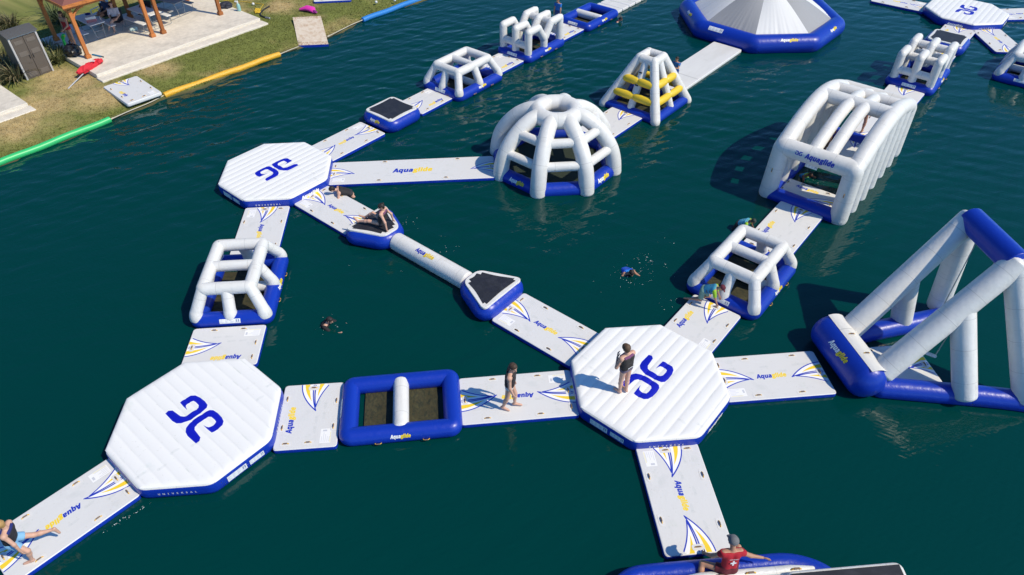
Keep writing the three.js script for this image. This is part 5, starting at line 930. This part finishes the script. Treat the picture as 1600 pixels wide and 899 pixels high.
// the one in red on the raft
person('person in red shirt and grey cap crouching on the raft with one arm stretched out', { at: deckAt(1136, 893, 0.52), rest: 'hips', dir: [-0.15, -1], H: 1.72, cap: [0.16, 0.165, 0.175], hair: [0.03, 0.02, 0.015], skin: 'tan', wear: { shirt: [0.40, 0.008, 0.022], shorts: [0.12, 0.012, 0.02], shortLen: 0.4, sleeve: 0.4, cross: 1 }, pose: { spine: [-0.08, 0.96, 0.25], neck: [-0.05, 0.9, 0.4], face: [-0.05, -0.35, 0.95], uaR: [-0.8, -0.58, -0.1], faR: [-0.95, -0.2, -0.2], uaL: [0.5, -0.8, 0.3], faL: [0.2, -0.7, 0.6], thL: [0.75, -0.15, 0.45], snL: [0.35, -0.55, -0.75], thR: [-0.5, 0.55, 0.75], snR: [0.05, -0.95, -0.15], ftR: [-0.3, -0.05, 0.9], ftL: [0.2, -0.2, -0.9] } });
// under the pavilions
const sit = { spine: [0, 0.98, -0.1], thL: [0.12, -0.05, 1], thR: [-0.12, -0.05, 1], snL: [0, -1, 0.1], snR: [0, -1, 0.05], uaL: [0.2, -0.9, 0.35], faL: [-0.3, -0.3, 0.9], uaR: [-0.2, -0.9, 0.35], faR: [0.3, -0.3, 0.9] };
const hop = (x, y, dx, dz) => onSlab(x, y).add(V(dx, 0.44, dz));
person('person in a white shirt sitting with bare legs under the pavilion', { at: hop(190, 50, -0.25, -0.35), rest: 'hips', dir: [0.25, 0.95], H: 1.7, q: 1.25, hair: [0.16, 0.05, 0.03], skin: 'fair', wear: { shirt: [0.52, 0.50, 0.56], shorts: [0.03, 0.03, 0.035], sleeve: 0.9 }, pose: { ...sit, thL: [-0.35, 0.1, 0.9], snL: [-0.6, -0.7, 0.3] } });
person('person in a navy shirt sitting with back turned under the pavilion', { at: hop(178, 40, -0.3, -0.35), rest: 'hips', dir: [-0.6, 0.75], H: 1.75, q: 1.25, hair: [0.012, 0.01, 0.01], skin: 'tan', wear: { shirt: [0.012, 0.03, 0.10], shorts: [0.02, 0.02, 0.025], sleeve: 0.7 }, pose: sit });
person('person in a red swimsuit standing in the pavilion\'s shade', { at: onSlab(117, 73), dir: [-0.35, 0.85], H: 1.7, q: 1.2, hair: [0.05, 0.025, 0.016], long: 1, skin: 'tan', wear: { suit: [0.42, 0.012, 0.02] }, pose: { uaL: [0.2, -0.9, 0.3], faL: [-0.2, -0.4, 0.8] } });
// ---------------------------------------------------------------- foam flecks where people and mats stir the water
{
  const pos = [], idx = [], k = 7; pos.push(0, 0.004, 0); for (let i = 0; i < k; i++) { const a = i / k * 6.283, r = 0.6 + 0.4 * Math.sin(i * 2.7); pos.push(Math.cos(a) * r, 0, Math.sin(a) * r); } for (let i = 0; i < k; i++) idx.push(0, 1 + (i + 1) % k, 1 + i);
  const spots = [];
  const streak = (x0, y0, x1, y1, n, w) => { const a = px(x0, y0), b = px(x1, y1); for (let i = 0; i < n; i++) { const p = a.clone().lerp(b, rnd()); spots.push([p.x + w * (rnd() + rnd() - 1), p.z + w * (rnd() + rnd() - 1)]); } };
  const ring = (x, y, r, n) => { const a = px(x, y); for (let i = 0; i < n; i++) { const t = rnd() * 6.283, q = r * Math.sqrt(rnd()); spots.push([a.x + Math.cos(t) * q, a.z + Math.sin(t) * q]); } };
  streak(85, 870, 150, 820, 40, 0.05); streak(165, 830, 235, 785, 30, 0.08); 
  ring(992, 428, 0.6, 36); ring(1008, 405, 0.3, 24); ring(960, 440, 0.7, 12); ring(515, 508, 0.45, 16); ring(690, 385, 0.6, 16); ring(640, 350, 0.5, 12); ring(1030, 400, 1.2, 20); ring(540, 312, 0.5, 16); ring(1268, 282, 0.5, 12); ring(1050, 470, 0.5, 12); ring(970, 38, 0.5, 8); ring(600, 400, 1.2, 12);
  const im = new THREE.InstancedMesh(geom(pos, idx), std(lin(0.75, 0.8, 0.8), 0.5), spots.length), m = new THREE.Matrix4(), q = new THREE.Quaternion();
  spots.forEach(([x, z], i) => { q.setFromAxisAngle(V(0, 1, 0), rnd() * 6.28); const s = 0.004 + 0.015 * rnd() ** 3; m.compose(V(x, waveY(x, z) + 0.006, z), q, V(s * rr(1, 4), 1, s * 0.8)); im.setMatrixAt(i, m); });
  im.name = 'foam_flecks'; im.userData = { kind: 'stuff', label: 'small white foam flecks on the stirred water', category: 'foam' }; scene.add(im);
}
renderer.render(scene, camera);
